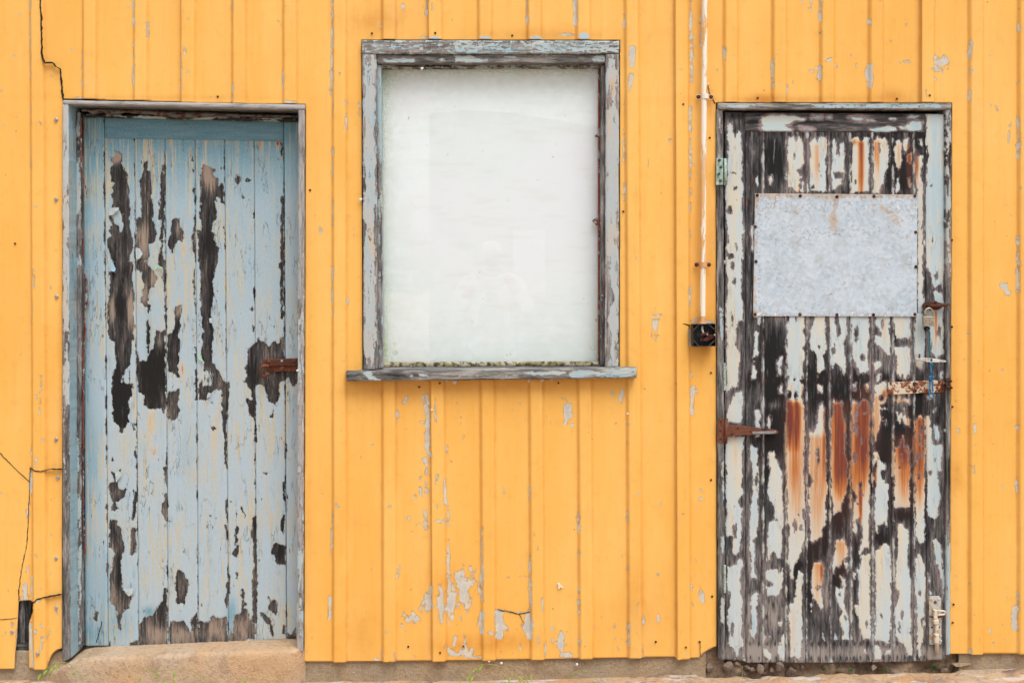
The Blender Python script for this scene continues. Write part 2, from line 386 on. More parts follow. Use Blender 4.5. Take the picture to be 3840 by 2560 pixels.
M['yellow'] = s.out(col, s.rng(intact, 0, 1, .85, .5))
# concrete
def concrete(name, a, b, dark, seed=0):
    s = NT(name, .92, .2); n1 = s.noise(5, None, 5, .6); n2 = s.noise(70, None, 4, .7); n3 = s.noise(14, None, 4, .65, .5); n4 = s.noise(320, None, 2)
    c = s.mix(s.rng(n1, .35, .65), a, b); c = s.mix(s.rng(n3, .50, .66, 0, .7), c, dark)
    c = s.mix(s.rng(n2, .48, .68, 0, .55), c, tuple(x*.5 for x in a)); c = s.mix(s.rng(n4, .35, .7, 0, .15), c, (.7, .6, .5))
    s.bump(s.m2('ADD', s.m2('MULTIPLY', n2, 1.5), s.m2('ADD', s.m2('MULTIPLY', n4, .8), s.m2('MULTIPLY', n3, 1.2))), .005, 1.0)
    return s, c
s, c = concrete('ochre plinth concrete', (.44, .31, .175), (.38, .30, .205), (.30, .21, .13)); M['plinth'] = s.out(c)
s, c = concrete('peach step concrete', (.62, .40, .22), (.56, .42, .29), (.40, .27, .17))
sp = s.m2('MULTIPLY', s.rng(s.noise(34, s.mp((.6, 1, 2)), 2), .72, .73), .8); M['step'] = s.out(s.mix(sp, c, (.55, .62, .66)))
s, c = concrete('brown rubble earth', (.25, .165, .105), (.34, .235, .15), (.03, .02, .015)); M['earth'] = s.out(c)
s, c = concrete('rubble stone', (.20, .135, .10), (.29, .22, .175), (.07, .045, .035)); M['stone'] = s.out(c)
s, c = concrete('worn painted pavement', (.58, .33, .16), (.56, .42, .28), (.26, .19, .15))
wn = s.rng(s.noise(9, s.mp((.5, 1.6, 1)), 5, .7), .54, .58); c = s.mix(s.m2('MULTIPLY', wn, .85), c, (.64, .60, .55)); bn = s.rng(s.noise(7, s.mp((.5, 2, 1)), 5, .75), .58, .62); c = s.mix(bn, c, (.20, .14, .12)); M['pavement'] = s.out(c)
# sheet metal
s = NT('weathered sheet metal', .55, .4)
n1 = s.noise(7, None, 5, .65); n2 = s.noise(28, None, 5, .75); n3 = s.noise(60, None, 5, .7); n4 = s.noise(11, None, 4, .7)
c = s.mix(s.rng(n1, .35, .65), (.395, .485, .56), (.51, .59, .67)); c = s.mix(s.rng(n3, .4, .62, 0, .6), c, (.60, .68, .75)); c = s.mix(s.rng(s.noise(17, None, 5, .75), .52, .62, 0, .45), c, (.40, .42, .42))
sh = s.attr('crust'); cr = s.rng(s.m2('ADD', s.noise(75, None, 6, .8), s.m2('MULTIPLY', sh, .16)), .60, .68); c = s.mix(cr, c, (.80, .82, .86))
rr = s.rng(s.m2('ADD', s.m2('ADD', s.m2('MULTIPLY', n3, .6), s.m2('MULTIPLY', n4, .4)), s.m2('MULTIPLY', s.attr('rust'), .22)), .63, .72); c = s.mix(s.m2('MULTIPLY', rr, .7), c, s.mix(n2, (.42, .26, .13), (.52, .40, .29)))
s.bump(s.m2('ADD', s.m2('MULTIPLY', cr, .8), s.m2('ADD', n2, n1)), .0018); M['sheet'] = s.out(c, .6)
# ------------------------------------------------------------------ ground
def zg(x): return 0.004+0.022*min(1, max(0, (x-1.6)/.96))+.026*min(1.6, max(0, (x-2.56)/1.28))
def ground_mesh():
    xs = np.unique(np.concatenate([np.linspace(-60, -1, 20), np.arange(-1, 5, .02), np.linspace(5, 60, 20)]))
    ys = np.unique(np.concatenate([np.linspace(-60, -1.2, 24), np.arange(-1.2, .35, .02)]))[::-1]
    X, Yg = np.meshgrid(xs, ys)
    Z = np.vectorize(zg)(X)+.004*fnoise(X*1000, Yg*1000, 260, 160, 4)-.012*np.clip(-Yg-.12, 0, 3)
    Z += .008*np.exp(-((X-3.1)/.55)**4)*fnoise(X*1000, Yg*1000, 45, 40, 9)
    Z -= .06*np.clip((Yg+.004)/.03, 0, 1)*(X > 2.63)*(X < 3.60)
    V = np.stack([X, Yg, Z], -1); V = V[::-1]
    me = grid_mesh('pavement', V[::-1]); return me
g = link(ground_mesh(), 'pavement', M['pavement'], smooth=True); tag(g, 'worn peach painted concrete pavement along the foot of the wall', None, None, 'structure'); g['category'] = 'pavement'
me = g.data
if me.polygons[0].normal.z < 0: me.flip_normals()
# ------------------------------------------------------------------ the yellow wall
wall = empty('wall', (1.92, 0, 0), 'yellow ribbed sheet clad wall with flaking paint around two doors and a window', 'wall')
def Z8(ox, oy, L):
    k = 1.8375; return [((a/k+ox), (b/k+oy), (c/k+ox), (d/k+oy), e/k) for a, b, c, d, e in L]
CH = Z8(0, 0, [(213, 0, 212, 200, 10), (212, 200, 214, 420, 8), (214, 430, 217, 560, 6), (218, 700, 222, 900, 5), (219, 1010, 222, 1150, 9), (572, 350, 573, 480, 7), (572, 525, 573, 600, 12), (920, 0, 924, 200, 14), (925, 280, 924, 400, 10), (924, 460, 920, 590, 19), (905, 545, 910, 548, 10), (1022, 165, 1022, 255, 10), (1605, 560, 1605, 700, 10), (1606, 0, 1606, 180, 6), (1952, 495, 1952, 600, 12), (1960, 700, 2040, 710, 14), (2290, 0, 2292, 330, 15), (2290, 340, 2286, 640, 20), (2294, 680, 2296, 800, 10), (2296, 1000, 2290, 1240, 9), (2296, 1380, 2296, 1560, 9), (1270, 45, 1270, 110, 6), (1280, 340, 1280, 375, 7), (500, 672, 570, 672, 10), (230, 1425, 270, 1425, 8), (285, 840, 287, 860, 10), (1256, 380, 1258, 640, 5), (488, 342, 490, 343, 8), (1295, 497, 1297, 498, 9)])
CH += Z8(0, 853, [(243, 290, 245, 410, 12), (290, 1010, 292, 1110, 10), (285, 1130, 283, 1280, 8), (228, 520, 228, 660, 6), (2295, 270, 2290, 520, 13), (2210, 0, 2210, 40, 12), (2296, 550, 2296, 600, 8), (301, 1456, 303, 1458, 10), (220, 1500, 222, 1568, 8)])
CH += Z8(0, 1706, [(255, 20, 255, 65, 17), (220, 80, 216, 260, 20), (193, 380, 193, 420, 16), (258, 680, 260, 684, 20), (190, 770, 196, 790, 14), (172, 900, 180, 980, 34), (178, 880, 178, 900, 22), (225, 830, 228, 970, 16), (285, 988, 262, 1000, 18), (45, 1215, 30, 1240, 14), (88, 1150, 88, 1170, 12), (293, 1160, 295, 1164, 22), (258, 1195, 260, 1212, 22), (300, 1240, 292, 1330, 12), (208, 1160, 218, 1320, 28), (222, 1320, 225, 1450, 24), (395, 1060, 395, 1090, 10), (115, 1180, 112, 1300, 9), (2292, 390, 2288, 630, 10), (2325, 340, 2332, 342, 20), (2275, 980, 2270, 1130, 26), (2280, 660, 2280, 670, 10), (205, 190, 205, 350, 8)])
CH += Z8(1280, 0, [(597, 0, 592, 60, 12), (590, 70, 588, 110, 18), (1280, 0, 1280, 160, 12), (1612, 0, 1612, 165, 26), (1950, 105, 1950, 185, 15), (2005, 345, 2003, 400, 46), (1998, 400, 2000, 450, 30), (1995, 515, 1992, 570, 34), (1985, 590, 1984, 625, 12), (1948, 930, 1945, 1110, 10), (1955, 1260, 1950, 1380, 14), (35, 700, 35, 890, 10), (628, 30, 630, 100, 8), (560, 250, 590, 260, 16), (1905, 138, 1908, 139, 12), (420, 30, 430, 65, 16), (265, 165, 266, 180, 12), (125, 700, 122, 800, 8), (1500, 240, 1600, 238, 10)])
CH += Z8(1280, 853, [(455, 1165, 432, 1205, 20), (562, 1160, 566, 1200, 14), (590, 1160, 598, 1210, 22), (590, 1230, 600, 1330, 32), (592, 1340, 594, 1480, 34), (585, 1490, 610, 1560, 26), (645, 1180, 650, 1330, 12), (385, 1262, 385, 1340, 12), (1930, 1125, 1925, 1190, 30), (1865, 1138, 1867, 1142, 28), (1560, 1235, 1562, 1290, 56), (1550, 1300, 1545, 1345, 24), (1592, 1358, 1594, 1360, 16), (2180, 600, 2185, 640, 16), (2168, 680, 2170, 700, 14), (1965, 1465, 1966, 1490, 13), (1966, 1350, 1967, 1356, 12), (730, 1500, 730, 1568, 13), (43, 490, 43, 530, 8), (1526, 1170, 1528, 1172, 12), (445, 1383, 446, 1386, 10), (1885, 1346, 1888, 1350, 12), (550, 1335, 620, 1338, 12), (1228, 1208, 1230, 1209, 9)])
CH += Z8(1280, 1706, [(578, 25, 585, 60, 30), (585, 90, 583, 120, 18), (550, 145, 545, 165, 14), (545, 225, 550, 270, 18), (585, 232, 590, 245, 26), (580, 185, 580, 190, 10), (575, 380, 590, 440, 18), (583, 450, 583, 500, 22), (465, 425, 467, 435, 16), (525, 470, 540, 472, 14), (488, 525, 490, 530, 12), (505, 280, 507, 285, 15), (660, 130, 656, 180, 15), (655, 340, 657, 350, 14), (655, 442, 700, 445, 18), (712, 160, 718, 330, 20), (735, 350, 738, 480, 12), (737, 540, 737, 580, 10), (740, 630, 738, 830, 18), (745, 840, 742, 1110, 20), (682, 1030, 690, 1130, 26), (680, 880, 700, 990, 20), (622, 900, 600, 1030, 26), (568, 1005, 545, 1070, 18), (460, 1130, 462, 1135, 34), (495, 1120, 510, 1110, 20), (420, 1160, 418, 1170, 14), (397, 765, 390, 840, 15), (967, 500, 965, 690, 12), (968, 710, 970, 1000, 18), (968, 1080, 968, 1210, 34), (960, 1140, 955, 1160, 26), (1085, 1075, 1092, 1240, 52), (1110, 1190, 1140, 1180, 22), (1030, 1212, 1040, 1220, 28), (1295, 215, 1297, 300, 15), (1300, 670, 1300, 850, 12), (1300, 860, 1303, 1070, 17), (1290, 1090, 1297, 1250, 34), (1262, 1180, 1275, 1200, 24), (1150, 1080, 1290, 1082, 14), (1632, 400, 1636, 520, 16), (1636, 620, 1638, 690, 9), (1635, 910, 1636, 940, 14), (1632, 990, 1636, 1080, 22), (1515, 1240, 1510, 1320, 44), (1520, 1370, 1570, 1372, 36), (1452, 1265, 1450, 1290, 17), (1355, 1262, 1358, 1280, 16), (1640, 1265, 1642, 1300, 12), (1970, 380, 1968, 450, 12), (1973, 750, 1975, 775, 11), (1980, 1155, 1980, 1300, 14), (2082, 1105, 2080, 1165, 16), (2183, 1105, 2183, 1140, 19), (2080, 1330, 2083, 1390, 11), (783, 1250, 776, 1305, 24), (825, 1110, 828, 1150, 10), (850, 1230, 862, 1350, 6), (780, 1372, 835, 1365, 26), (840, 1385, 960, 1388, 18), (235, 1402, 250, 1404, 16), (280, 1340, 283, 1400, 10), (372, 1360, 374, 1400, 12), (1406, 1290, 1405, 1380, 8), (2195, 330, 2197, 332, 10), (2185, 820, 2187, 822, 14), (322, 345, 340, 345, 10), (1145, 838, 1150, 840, 16), (1380, 960, 1388, 1060, 8), (1450, 1190, 1452, 1192, 15)])
CH += Z8(2560, 0, [(55, 0, 58, 200, 17), (58, 210, 62, 400, 22), (62, 420, 62, 560, 18), (55, 740, 48, 900, 20), (55, 960, 50, 1060, 11), (58, 1070, 50, 1240, 16), (50, 1300, 50, 1340, 12), (50, 1400, 50, 1460, 8), (125, 50, 125, 320, 9), (880, 55, 882, 68, 16), (882, 0, 882, 14, 15), (950, 0, 945, 140, 20), (947, 220, 947, 230, 11), (1284, 140, 1284, 172, 15), (286, 330, 285, 405, 16), (618, 418, 618, 600, 17), (720, 585, 720, 640, 11), (945, 465, 943, 550, 22), (880, 485, 898, 490, 13), (922, 460, 922, 465, 12), (990, 420, 1030, 405, 16), (1283, 450, 1280, 540, 40), (1286, 540, 1286, 597, 22), (1197, 445, 1198, 455, 14), (1525, 422, 1555, 424, 12), (1745, 390, 1748, 490, 16), (1775, 410, 1772, 475, 18), (1802, 380, 1798, 440, 14), (1828, 455, 1828, 475, 9), (1978, 290, 1973, 400, 24), (1980, 485, 1981, 490, 13), (2312, 160, 2312, 215, 12), (2310, 550, 2310, 570, 10), (2306, 810, 2308, 960, 14), (2306, 980, 2308, 1080, 20), (2262, 840, 2255, 870, 13), (2250, 900, 2245, 985, 14), (2160, 740, 2165, 755, 18), (2115, 720, 2117, 726, 11), (1972, 630, 1972, 680, 12), (1542, 168, 1543, 170, 13), (1056, 445, 1058, 462, 13), (230, 482, 232, 484, 10), (1744, 540, 1744, 548, 12), (2318, 1290, 2320, 1300, 12), (1665, 625, 1665, 670, 10)])
CH += Z8(2560, 853, [(52, 30, 50, 60, 10), (50, 410, 45, 540, 14), (68, 1100, 62, 1280, 28), (58, 985, 62, 1020, 16), (96, 1125, 97, 1140, 12), (2308, 60, 2305, 440, 16), (2225, 410, 2228, 450, 16), (2206, 978, 2208, 984, 12), (2006, 1340, 2005, 1410, 11), (1900, 1385, 1900, 1410, 12), (2300, 1365, 2303, 1378, 16), (60, 640, 110, 630, 20), (45, 700, 45, 800, 20), (130, 640, 215, 655, 12)])
CH += Z8(2560, 1706, [(124, 235, 125, 250, 12), (124, 290, 125, 310, 15), (126, 352, 127, 358, 10), (60, 895, 62, 915, 14), (125, 940, 120, 980, 22), (70, 1010, 70, 1040, 8), (2003, 60, 2002, 110, 9), (2300, 110, 2300, 250, 13), (2305, 945, 2305, 1040, 12), (2288, 1050, 2286, 1190, 42), (2140, 1290, 2142, 1292, 10), (1975, 1325, 1975, 1350, 9)])
SCUFF = [(1745, 2190, 62, 62, 15), (1742, 2240, 26, 62, 16), (1694, 2250, 26, 70, 14), (1655, 2260, 16, 60, 14), (1610, 2240, 20, 50, 12), (1540, 2315, 36, 22, 13), (1878, 2340, 26, 52, 16), (1980, 2340, 22, 48, 14), (1730, 2445, 60, 20, 13), (2102, 2410, 24, 40, 14), (1600, 1550, 16, 110, 9), (3530, 235, 34, 34, 10), (3770, 1080, 22, 24, 9), (2455, 1220, 22, 60, 9), (100, 2230, 22, 30, 15), (2630, 2230, 16, 34, 10)]
def peel_wall(X, Y):
    F = np.full(X.shape, -40.0)
    for x0, y0, x1, y1, wd in CH:
        s = (X > min(x0, x1)-30) & (X < max(x0, x1)+30) & (Y > min(y0, y1)-30) & (Y < max(y0, y1)+30)
        if s.any():
            ex, ey = x1-x0, y1-y0; t = np.clip(((X[s]-x0)*ex+(Y[s]-y0)*ey)/(ex*ex+ey*ey+1e-9), 0, 1)
            dd = np.sqrt((X[s]-x0-t*ex)**2+(Y[s]-y0-t*ey)**2); F[s] = np.maximum(F[s], wd*.5-dd)
    for cx_, cy_, rx_, ry_, k_ in SCUFF:
        s = (np.abs(X-cx_) < rx_*1.4) & (np.abs(Y-cy_) < ry_*1.4)
        if s.any():
            r = np.sqrt(((X[s]-cx_)/rx_)**2+((Y[s]-cy_)/ry_)**2)
            F[s] = np.maximum(F[s], (1-r)*k_+7.5*fnoise(X[s], Y[s], 17, 38, int(cx_), 4)-5)
    # scattered small flakes near the foot of the wall and along rib edges
    n = fnoise(X, Y, 16, 26, 61, 3); low = np.clip((Y-2000)/500, 0, 1)
    F = np.maximum(F, np.clip(n-(1.42-.22*low), -4, .3)*14)
    return -(F+(3.8*fnoise(X, Y, 9, 14, 21, 3)+1.5*vnoise(X/4, Y/5, 3))*(F > -25))
RIBS = [(-1173, -1173), (-988, -988), (-804, -804), (-620, -620), (-435, -435), (-250, -250), (-67, -67), (116, 128), (313, 313), (504, 504), (683, 683), (873, 873), (1064, 1064), (1249, 1250), (1434, 1436), (1607, 1623), (1794, 1809), (1978, 1991), (2162, 2173), (2344, 2357), (2530, 2538), (2715, 2715), (2897, 2897), (3077, 3077), (3259, 3259), (3451, 3451), (3633, 3635), (3818, 3817), (4002, 4002), (4186, 4186), (4380, 4380)]
def dirt_wall(X, Y):
    F = blob(X, Y, [(1745, 2420, 130, 34, .45), (1350, 2380, 70, 90, .35), (1900, 2400, 130, 30, .5), (3590, 1790, 25, 60, .5), (2640, 1290, 30, 80, .6), (2860, 370, 60, 25, .7), (3350, 360, 60, 30, .6), (2665, 1080, 18, 420, .35), (1700, 2190, 90, 70, .35), (2400, 2240, 90, 130, .25), (1400, 80, 120, 60, .5), (2050, 130, 260, 26, .5), (3000, 372, 400, 14, .5), (2662, 388, 12, 60, .6), (600, 365, 400, 10, .35), (1450, 1470, 140, 40, .5), (1900, 1450, 350, 22, .35), (230, 1500, 12, 900, .35), (1160, 1400, 10, 900, .2), (3580, 1500, 16, 900, .3)])
    for a, b in RIBS:
        for o in (-3, 52):
            xr = a+(b-a)*np.clip(Y, 0, 2500)/2500+o
            F += .45*np.exp(-((X-xr)/4.5)**2)
    return np.clip(F, 0, 1)
CUTS = [[(235, 369), (683, 381), (684, 385), (1147, 390), (1141, 2478), (1300, 2477), (1622, 2474), (2529, 2460), (2538, 2467), (2600, 2464), (2625, 2462), (2631, 2452), (2640, 2444), (2661, 2432), (2686, 2419), (2688, 2900), (-2400, 2900), (-2400, 2505), (54, 2505), (56, 2450), (60, 2420), (64, 2385), (67, 2310), (70, 2251), (90, 2248), (115, 2247), (124, 2254), (127, 2262), (124, 2285), (118, 2310), (111, 2328), (109, 2345), (109, 2500), (122, 2504), (178, 2504), (182, 2485), (188, 2465), (195, 2450), (203, 2443), (210, 2437), (220, 2431), (233, 2429)],
        [(1355, 148), (2325, 149.5), (2323.5, 1396), (1359.5, 1396)],
        [(2684, 384), (3570, 385), (3562, 2448), (4800, 2447), (4800, 2900), (2688, 2900)]]
JOINTS = [-1173, -250, 683, 1607, 2530, 3451, 4380]
YR = [-400, -300, -200, -100]+list(np.arange(-20, 2521, 4.6))
for k in range(6):
    rb = [r for r in RIBS if JOINTS[k] <= r[0] <= JOINTS[k+1]]
    keys = []; lift = -.0035 if k % 2 == 0 else -.0035
    for i, (a, b) in enumerate(rb):
        last = i == len(rb)-1
        if i == 0 and k > 0: pr = [(0, -.0145), (1.5, -.0155), (44, -.0135), (54, 0)]
        elif last: pr = [(-4, .0005), (5, -.0098), (40, -.0098)]
        else: pr = [(-4, 0), (5, -.0118), (44, -.0118), (54, 0)]
        for o, y in pr: keys.append((a+o, b+o, y))
    cols = []; dy = []
    for i in range(len(keys)-1):
        a, b = keys[i], keys[i+1]; n = max(1, int(round((b[0]-a[0])/4.6)))
        for q in range(n): t = q/n; cols.append((a[0]+(b[0]-a[0])*t, a[1]+(b[1]-a[1])*t)); dy.append(a[2]+(b[2]-a[2])*t)
    cols.append(keys[-1][:2]); dy.append(keys[-1][2])
    xt = np.array([c[0] for c in cols]); xb = np.array([c[1] for c in cols]); dy = np.array(dy)
    Yp = np.array(YR)[:, None]+0*xt; v = np.clip(Yp/2500, 0, 1); X = xt+(xb-xt)*v
    yy = dy+.0022*fnoise(X, Yp, 420, 700, 5, 2)+.0006*fnoise(X, Yp, 60, 90, 8, 2)
    V = np.stack([X/1000, yy, (2560-Yp)/1000], -1)
    me = grid_mesh('cladding_sheet', V, cut=CUTS, XY=(X, Yp), attrs={'peel': peel_wall(X, Yp), 'dirt': dirt_wall(X, Yp), 'bluep': np.clip(blob(X, Yp, [(1633, 145, 26, 7, 1), (1820, 143, 26, 9, .8), (2012, 143, 26, 8, 1), (2190, 137, 22, 14, 1.2), (2120, 131, 50, 3, .7), (1800, 138, 8, 4, .5)]), 0, 1)})
    o = link(me, 'cladding_sheet', M['yellow'], wall)
    m = o.modifiers.new('thick', 'SOLIDIFY'); m.thickness = .004; m.offset = -1 if k < 9 else 1
# cracks in the sheets: thin jagged gaps
def crack(pts, w0, w1, y=-.0135, z8=None, name='crack'):
    if z8: pts = [(z8[0]+x/1.8375, z8[1]+q/1.8375) for x, q in pts]
    dense = []
    for i in range(len(pts)-1):
        a, b = pts[i], pts[i+1]; L = math.hypot(b[0]-a[0], b[1]-a[1]); n = max(1, int(L/7))
        for k in range(n): dense.append((a[0]+(b[0]-a[0])*k/n+random.uniform(-1.3, 1.3), a[1]+(b[1]-a[1])*k/n+random.uniform(-1.3, 1.3)))
    dense.append(pts[-1]); mb = MB(); n = len(dense); L = []; Rr = []
    for i, p in enumerate(dense):
        a = dense[max(0, i-1)]; b = dense[min(n-1, i+1)]; dx, dz = b[0]-a[0], b[1]-a[1]; l = math.hypot(dx, dz)+1e-6
        ww = (w0+(w1-w0)*i/(n-1))*random.uniform(.5, 1.3)/2
        L.append((p[0]-dz/l*ww, p[1]+dx/l*ww)); Rr.append((p[0]+dz/l*ww, p[1]-dx/l*ww))
    mb.plate(L+Rr[::-1], y, .010, yref=0); return mb
def surf_y(px, py):
    for a, b in RIBS:
        xr = a+(b-a)*py/2500
        if xr-2 < px < xr+50: return -.0160
    return -.0030
for pts, w0, w1, z8 in [([(287, -4), (293, 100), (296, 230), (297, 330), (299, 400), (318, 435), (368, 432), (395, 462), (418, 475)], 4.2, 4.2, (0, 0)),
                        ([(418, 475), (425, 560), (430, 640), (438, 682)], 5, 7, (0, 0)),
                        ([(71, 2247), (73, 2196), (82, 2130), (101, 2043), (106, 1978), (109, 1896), (113, 1804), (114, 1752)], 3.4, 2.2, None),
                        ([(-4, 1690), (25, 1722), (60, 1757), (111, 1804)], 2.6, 1.8, None),
                        ([(117, 1751), (133, 1759), (158, 1763), (185, 1755), (237, 1754)], 2.4, 3.4, None),
                        ([(127, 2255), (145, 2240), (170, 2234), (200, 2228), (235, 2222)], 5, 3.5, None),
                        ([(-3, 2321), (33, 2318), (66, 2312)], 2.0, 2.4, None),
                        ([(0, 662), (30, 668), (62, 672)], 2.6, 2.6, (2560, 853)), ([(2533, 1208), (2562, 1213), (2592, 1217)], 2.4, 2.2, None),
                        ([(173, 588), (185, 640), (205, 680), (222, 712)], 2.2, 2.8, (2560, 0)),
                        ([(1080, 1060), (1150, 1070), (1222, 1090), (1250, 1083), (1306, 1075)], 2, 3.2, (1280, 1706)), ([(1225, 1088), (1240, 1120), (1258, 1150)], 1.5, 1, (1280, 1706)),
                        ([(120, 1290), (122, 1385)], .7, .8, (2560, 1706)), ([(660, 1290), (668, 1270), (690, 1190), (700, 1140)], 1.0, .8, (0, 1706))]:
    pc = [(z8[0]+x/1.8375, z8[1]+q/1.8375) for x, q in pts] if z8 else pts
    mid = pc[len(pc)//2]
    crack(pc, w0, w1, min(surf_y(*p) for p in [mid])-.0002).build('crack', M['dark'], wall)
# plinth, framing and rubble behind the sheets
def rough_box(name, mat, par, x0, x1, z0, z1, y0, y1, amp=.004, step=.02, seed=1, ztop=None, round_=.0, yf=None):
    "front + top face of a rough masonry body"
    xs = np.arange(x0, x1+step*.5, step); prof = []
    nz = max(2, int((z1-z0)/step)); ny = max(2, int((y1-y0)/step))
    for i in range(nz+1): prof.append((0, i/nz))
    for i in range(1, ny+1): prof.append((i/ny, 1))
    V = np.zeros((len(prof), len(xs), 3))
    for r, (a, b) in enumerate(prof):
        zt = np.array([ztop(x) for x in xs]) if ztop else z1
        V[r, :, 0] = xs; V[r, :, 1] = (np.array([yf(x) for x in xs]) if yf else y0)*(1-a)+y1*a; V[r, :, 2] = z0+(zt-z0)*b
        if round_:
            d0 = (y1-y0)*a; d1 = (1-b)*(z1-z0)
            e = math.exp(-((d0+d1)/round_)**1.2); V[r, :, 1] += e*round_*.45; V[r, :, 2] -= e*round_*.45
    n1 = fnoise(V[:, :, 0]*1000, V[:, :, 1]*1000+V[:, :, 2]*1000, 60, 60, seed); n2 = fnoise(V[:, :, 0]*1000+500, V[:, :, 1]*900-V[:, :, 2]*1100, 25, 25, seed+3)
    V[:, :, 1] += amp*n1; V[:, :, 2] += amp*.5*n2
    me = grid_mesh(name, V[::-1]); o = link(me, name, mat, par, smooth=True)
    return o
rough_box('plinth', M['plinth'], wall, -1.2, .24, -.06, .118, .014, .10, .0022, .012, 2)
rough_box('plinth', M['plinth'], wall, 1.125, 2.655, -.06, .125, .012, .10, .0022, .012, 5)
rough_box('plinth', M['plinth'], wall, 3.60, 5.0, -.06, .15, .012, .10, .0022, .012, 7)
rough_box('rubble_core', M['earth'], wall, 2.60, 3.66, -.06, .118, .034, .16, .020, .009, 11, ztop=lambda x: .10+.015*math.sin(x*9)+.03*(x < 2.72))
rough_box('rubble_core', M['earth'], wall, 2.58, 2.72, -.02, .150, .022, .10, .006, .010, 13)
def bk(a, b): MB().box(a, b).build('backing_board', M['dark'], wall)
bk((-1.2, .30, -.05), (5.0, .32, 3.0))
for nm, q, yf, th, mt in [('framing_timber', [(48, 2410), (236, 2398), (236, 2463), (50, 2464)], .018, .06, 'old_h'), ('framing_timber', [(72, 2150), (96, 2150), (93, 2412), (66, 2412)], .016, .07, 'old_v'), ('framing_timber', [(96, 2150), (124, 2150), (112, 2395), (93, 2412)], .026, .07, 'old_v')]:
    slab(nm, q, yf, th, M[mt], wall, {'peel': lambda X, Y: X*0-30, 'mould_shade': lambda X, Y: .9+.02*np.clip(X-85, 0, 40)*(X < 130)}, rag=2)  # timber darkened in colour, more to the right, for shade inside the hole
# screws in the sheets
for x, y in [(211, 448), (211, 747), (213, 1111), (211, 1645), (218, 1789), (211, 2092), (212, 2276), (147, 2443), (46, 2366)]:
    p = P(x, y, 0); MB().hexbolt((p[0], surf_y(x, y)+.001, p[2]), .0055, .006).build('hex_bolt', M['zinc'], wall, bevel=.0004)
for x, y in [(817, 362), (1163, 712), (1395, 125), (1633, 126), (1921, 133), (1650, 1434), (1572, 1449), (2094, 1434), (1531, 2421), (1738, 2419), (1651, 2439), (2459, 2403), (2560, 392), (2661, 516), (2841, 367), (3363, 370), (3481, 359), (2666, 1396), (2666, 1797), (2670, 2233), (2623, 2403), (2570, 2419), (3569, 899), (3569, 1224), (3571, 1523), (2337, 792), (57, 912), (3575, 2263), (3572, 2331)]:
    p = P(x, y, 0); MB().dome((p[0], surf_y(x, y)+.001, p[2]), .0042, .0025, 10).build('nail_head', M['rust_dark'] if x % 2 else M['rust'], wall)
# ------------------------------------------------------------------ doorstep
def ztop_step(x):
    return float(np.interp(x, [.175, .22, .30, .36, 1.1, 1.2], [.045, .066, .099, .106, .137, .137]))
step = rough_box('doorstep', M['step'], None, .175, 1.150, -.05, .118, -.034, .30, .0018, .010, 21, ztop=ztop_step, round_=.013, yf=lambda x: float(np.interp(x, [.175, .20, .30, 1.118, 1.15], [.020, .004, -.034, -.034, .016])))
tag(step, 'peach coloured concrete doorstep under the blue door', 'doorstep')
# crack along the plinths
stp = None
